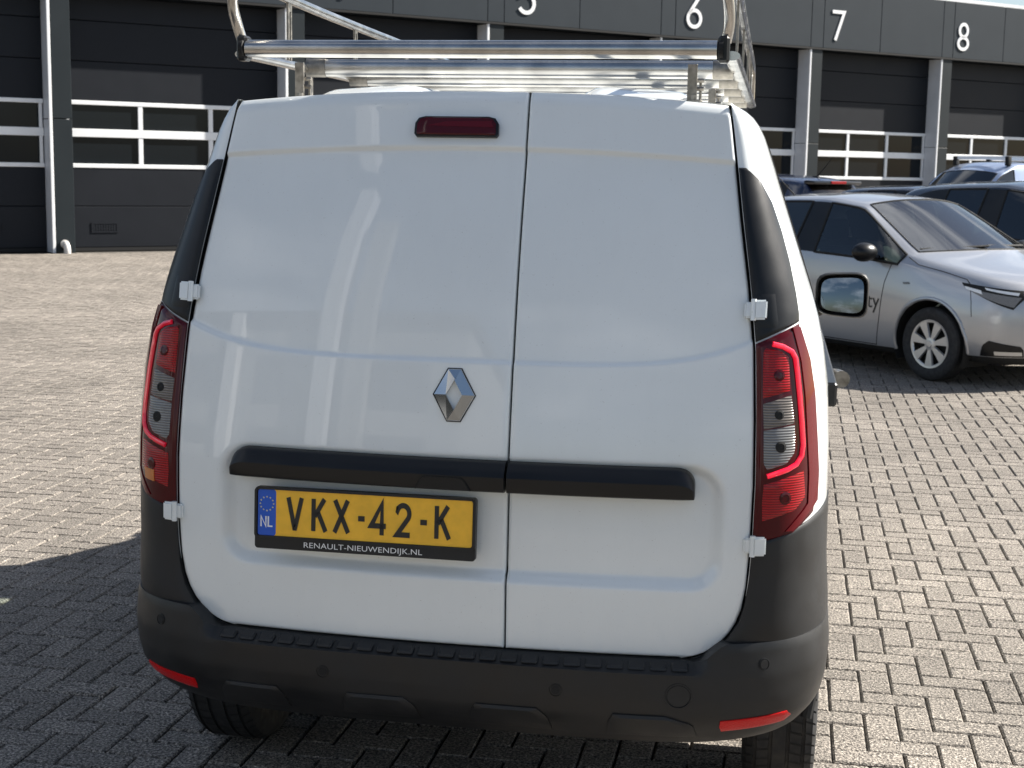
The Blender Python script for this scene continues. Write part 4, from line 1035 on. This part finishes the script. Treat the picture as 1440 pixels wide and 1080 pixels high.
    # window gaskets: loops round every pane
    for role, sel in ((1, None), (2, None)):
        fs = [f for f, r in keep if r == role]; cnt = {}
        for f in fs:
            for a, b in zip(f, f[1:]+f[:1]): cnt.setdefault(frozenset((a, b)), []).append((a, b))
        nxt = {}
        for e, l in cnt.items():
            if len(l) == 1: nxt[l[0][0]] = l[0][1]
        while nxt:
            a = next(iter(nxt)); lp = [a]; b = nxt.pop(a)
            while b != a and b in nxt: lp.append(b); b = nxt.pop(b)
            if len(lp) > 6: G().tube([V[j] for j in lp], .012 if role == 2 else .008, 6, closed=True).obj('window_seal', MT['gap'], car)
    # dark hull inside so that no light leaks through the floor
    G().box((-2.9, -.72, .30), (.35, .72, .36)).obj('floor_pan', MT['gap'], car)
    G().box((-.55, -.70, .78), (-.22, .70, 1.0*zs), .05).obj('dashboard', MT['dash'], car)
    for s in (1, -1):
        g_ = G(); g_.box((-1.45, s*.36-.24, .42), (-.95, s*.36+.24, .58), .05); g_.box((-1.62, s*.36-.23, .52), (-1.47, s*.36+.23, 1.06*zs), .06, Matrix.Translation((-1.5, 0, .5)) @ Matrix.Rotation(R(-9), 4, 'Y') @ Matrix.Translation((1.5, 0, -.5)))
        g_.box((-1.74, s*.36-.13, 1.10*zs), (-1.64, s*.36+.13, 1.30*zs), .04); g_.obj('front_seat', MT['seat'], car)
    g_ = G(); g_.box((-2.5, -.62, .5), (-2.36, .62, 1.08*zs), .06)
    for y in (-.36, .36): g_.box((-2.52, y-.12, 1.1*zs), (-2.44, y+.12, 1.22*zs), .03)
    g_.obj('rear_seat', MT['seat'], car)
    an = [2*math.pi*q/24 for q in range(24)]
    sw = G().tube([(-.66+.05*math.sin(a), .36+.185*math.cos(a), .93*zs+.17*math.sin(a)) for a in an], .014, 8, closed=True); sw.box((-.64, .33, .90*zs), (-.60, .39, .96*zs)); sw.obj('steering_wheel', MT['gap'], car)
    if wheels:
        for w in (0, -2.62):
            for s in (1, -1):
                wh = wheel(car, w, s*.79, 1, rad, .19, False, spokes); wh.rotation_euler = (0, 0, math.pi/2 if s > 0 else -math.pi/2)
                V2 = []
                for q in range(17):
                    a = R(-25+230*q/16)
                    for y in (.89, .55): V2.append((w+(AR+.004)*math.cos(a), s*y, rad+(AR+.004)*math.sin(a)))
                G().add(V2, [(2*q, 2*q+1, 2*q+3, 2*q+2) for q in range(16)]).obj('wheel_liner', MT['gap'], car)
    if wheels:
        for w in (0, -2.62):
            for s in (1, -1):
                Q = []
                for q in range(33):
                    a = R(-12+204*q/32); x, z = w+(AR+.008)*math.cos(a), rad+(AR+.008)*math.sin(a)
                    h = bvh.ray_cast(Vector((x, -3*s, z)), Vector((0, s, 0)))
                    if h[0] is not None and abs(h[0].y) > .6: Q.append(h[0]-Vector((0, -s*.004, 0)))
                if len(Q) > 8: G().tube(Q, .017, 10).obj('arch_lip', MT[paint], car)
    for s in (1, -1):
        g_ = G(); bm = bmesh.new(); bmesh.ops.create_uvsphere(bm, u_segments=20, v_segments=12, radius=1)
        for v in bm.verts:
            v.co = Vector((v.co.x*.10 if v.co.x > 0 else v.co.x*.05, v.co.y*.135, v.co.z*.085)); v.co += Vector((-.66, s*1.03, 1.05*zs))
        bm.verts.index_update(); g_.add([v.co[:] for v in bm.verts], [[v.index for v in f.verts] for f in bm.faces]); bm.free()
        g_.tube([(-.66, s*.86, 1.0*zs), (-.70, s*.94, 1.01*zs)], .03, 8); g_.obj('wing_mirror', MT['gloss_trim'], car)
    return car, bvh
def on_body(bvh, pts, off):
    """points (x,z) thrown from the right-hand side (-y) onto the body"""
    o = []
    for x, z in pts:
        h = bvh.ray_cast(Vector((x, -3, z)), Vector((0, 1, 0)))
        if h[0] is None: o.append(None); continue
        n = h[1] if h[1].y < 0 else -h[1]
        o.append(h[0]+n*off)
    return o
def seam(bvh, pts, car, name='door_seam', r=.0045, m='gap', dense=8):
    P = []
    for a, b in zip(pts, pts[1:]): P += [(a[0]+(b[0]-a[0])*t/dense, a[1]+(b[1]-a[1])*t/dense) for t in range(dense)]
    P.append(pts[-1]); Q = [p for p in on_body(bvh, P, -.001) if p is not None]
    if len(Q) > 2: return G().tube(Q, r, 6).obj(name, MT[m], car)
def decal(bvh, Lc, Rc, n, m_, off, name, mt, car, d=Vector((0, 1, 0)), o0=-3):
    A, B = resample(Lc, n), resample(Rc, n); V = []
    for i in range(n):
        for k in range(m_):
            u = k/(m_-1); x = A[i][0]*(1-u)+B[i][0]*u; z = A[i][1]*(1-u)+B[i][1]*u
            src = Vector((x, 0, z))+d*o0
            h = bvh.ray_cast(src, d)
            p = h[0] if h[0] is not None else src-d*o0*.75; nn = h[1] if h[0] is not None else -d
            if nn.dot(d) > 0: nn = -nn
            V.append(p+nn*off)
    return mesh_obj(name, V, [(i*m_+k, i*m_+k+1, (i+1)*m_+k+1, (i+1)*m_+k) for i in range(n-1) for k in range(m_-1)], MT[mt], car, 40)

RZ = PHI-math.pi/2          # cars park at right angles to the facade
HD = Vector((math.cos(RZ), math.sin(RZ), 0)); LT = Vector((-HD.y, HD.x, 0))
base = Vector((2.06, 9.34, 0))+HD*-.05+LT*.885
silver, sb = build_car('silver_car', 'silver hatchback parked beside the white van with its nose towards the camera', tuple(base), RZ, 'silver', 'sedan', zs=1.0)
# right-hand flank details (y < 0 side)
seam(sb, [(-.47, .955), (-.52, .80), (-.56, .5), (-.60, .24)], silver)
seam(sb, [(-1.60, .99), (-1.62, .6), (-1.60, .24)], silver)
seam(sb, [(-.60, .245), (-1.60, .245), (-2.2, .25)], silver)
seam(sb, [(-.34, 1.02), (-.20, .965), (.05, .925), (.30, .875), (.36, .83)], silver, 'bonnet_seam')
seam(sb, [(.36, .83), (.40, .70), (.42, .58)], silver, 'bumper_seam', .0035)
dd = Vector((-.55, .83, 0)).normalized()
def dpt(pts): return pts
hl = decal(sb, [(.31, .815), (.28, .84), (.27, .85)], [(.70, .655), (.735, .74), (.71, .805)], 12, 26, .004, 'headlight', 'gap', silver)
decal(sb, [(.40, .775), (.39, .80)], [(.70, .672), (.72, .75)], 6, 18, .007, 'lamp_reflector', 'clear_lens', hl)
decal(sb, [(.33, .80), (.31, .822)], [(.48, .765), (.46, .795)], 6, 10, .009, 'daylight_strip', 'white_alu', hl)
decal(sb, [(.50, .80), (.48, .818)], [(.70, .765), (.70, .785)], 5, 10, .009, 'daylight_strip', 'white_alu', hl)
decal(sb, [(.49, .27), (.52, .36), (.57, .40)], [(.74, .27), (.75, .33), (.74, .36)], 8, 12, .005, 'fog_surround', 'gloss_trim', silver)
decal(sb, [(.60, .285), (.60, .315)], [(.735, .285), (.74, .315)], 4, 8, .011, 'fog_strip', 'hubcap', silver)
decal(sb, [(-.30, .795), (-.31, .812)], [(-.235, .80), (-.245, .818)], 4, 6, .006, 'side_indicator', 'clear_lens', silver)
def tyf(u, v, d):
    q = on_body(sb, [(-.632+u, .565+v)], .003)[0]; return q if q is not None else Vector((-.632+u, -.93, .565+v))
text_mesh('ty', .19, tyf).obj('door_lettering', MT['plate_black'], silver, 0)
# wipers along the foot of the windscreen
for (a, b) in (((-.36, -.66, 1.085), (-.17, -.02, 1.115)), ((-.22, .02, 1.115), (-.30, .58, 1.105))):
    G().tube([a, tuple((a[i]+b[i])/2 for i in range(3)), b], .011, 6).obj('wiper', MT['gap'], silver)
G().tube([(-2.40, -.25, 1.50), (-2.55, -.25, 1.60), (-2.80, -.25, 1.78)], [.008, .005, .0025], 6).obj('aerial', MT['gap'], silver)

navy, nb = build_car('blue_car', 'dark blue car with black roof parked just behind the silver car', tuple(base+FD*2.75+FN*-.3), RZ, 'navy', 'hatch', 'dark_glass', zs=1.09, roof='black_paint')

# small dark hatchback, tail to the camera
hb_p = Vector((-.42, 23.6, 0))
hatch, hb = build_car('dark_hatchback', 'dark hatchback behind the silver car, red brake light in its roof spoiler', tuple(hb_p), RZ+math.pi, 'night_paint', 'hatch', 'dark_glass', zs=1.11)
G().box((-3.16, -.52, 1.555), (-2.90, .52, 1.62), .025).obj('spoiler', MT['black_paint'], hatch)
G().box((-3.175, -.17, 1.565), (-3.155, .17, 1.61), .006).obj('brake_light', MT['red_lens'], hatch)
G().tube([(-2.62, 0, 1.65), (-2.85, 0, 1.85), (-3.0, 0, 2.0)], [.012, .007, .004], 6).obj('aerial', MT['gap'], hatch)
G().box((-2.70, -.03, 1.63), (-2.56, .03, 1.69), .012).obj('aerial_foot', MT['gap'], hatch)
black, kb = build_car('black_car', 'black car whose rounded roof just shows above the silver car', (4.0, 17.5, 0), RZ, 'black_paint', 'hatch', 'dark_glass', zs=1.03)
ice, ib = build_car('pale_blue_van', 'pale metallic blue van with dark roof bars in front of door eight', (3.3, 23.9, 0), PHI+math.pi, 'ice_paint', 'van', 'dark_glass', zs=1.06)
for x in (-1.45, -2.35):
    b_ = G().tube([(x, -.60, 2.07), (x, .60, 2.07)], .018, 10, ry=.03).obj('roof_bar', MT['white_alu'], ice)
    for s in (1, -1): G().box((x-.05, s*.60-.04, 1.93), (x+.05, s*.60+.04, 2.10), .02).obj('bar_foot', MT['gap'], b_)
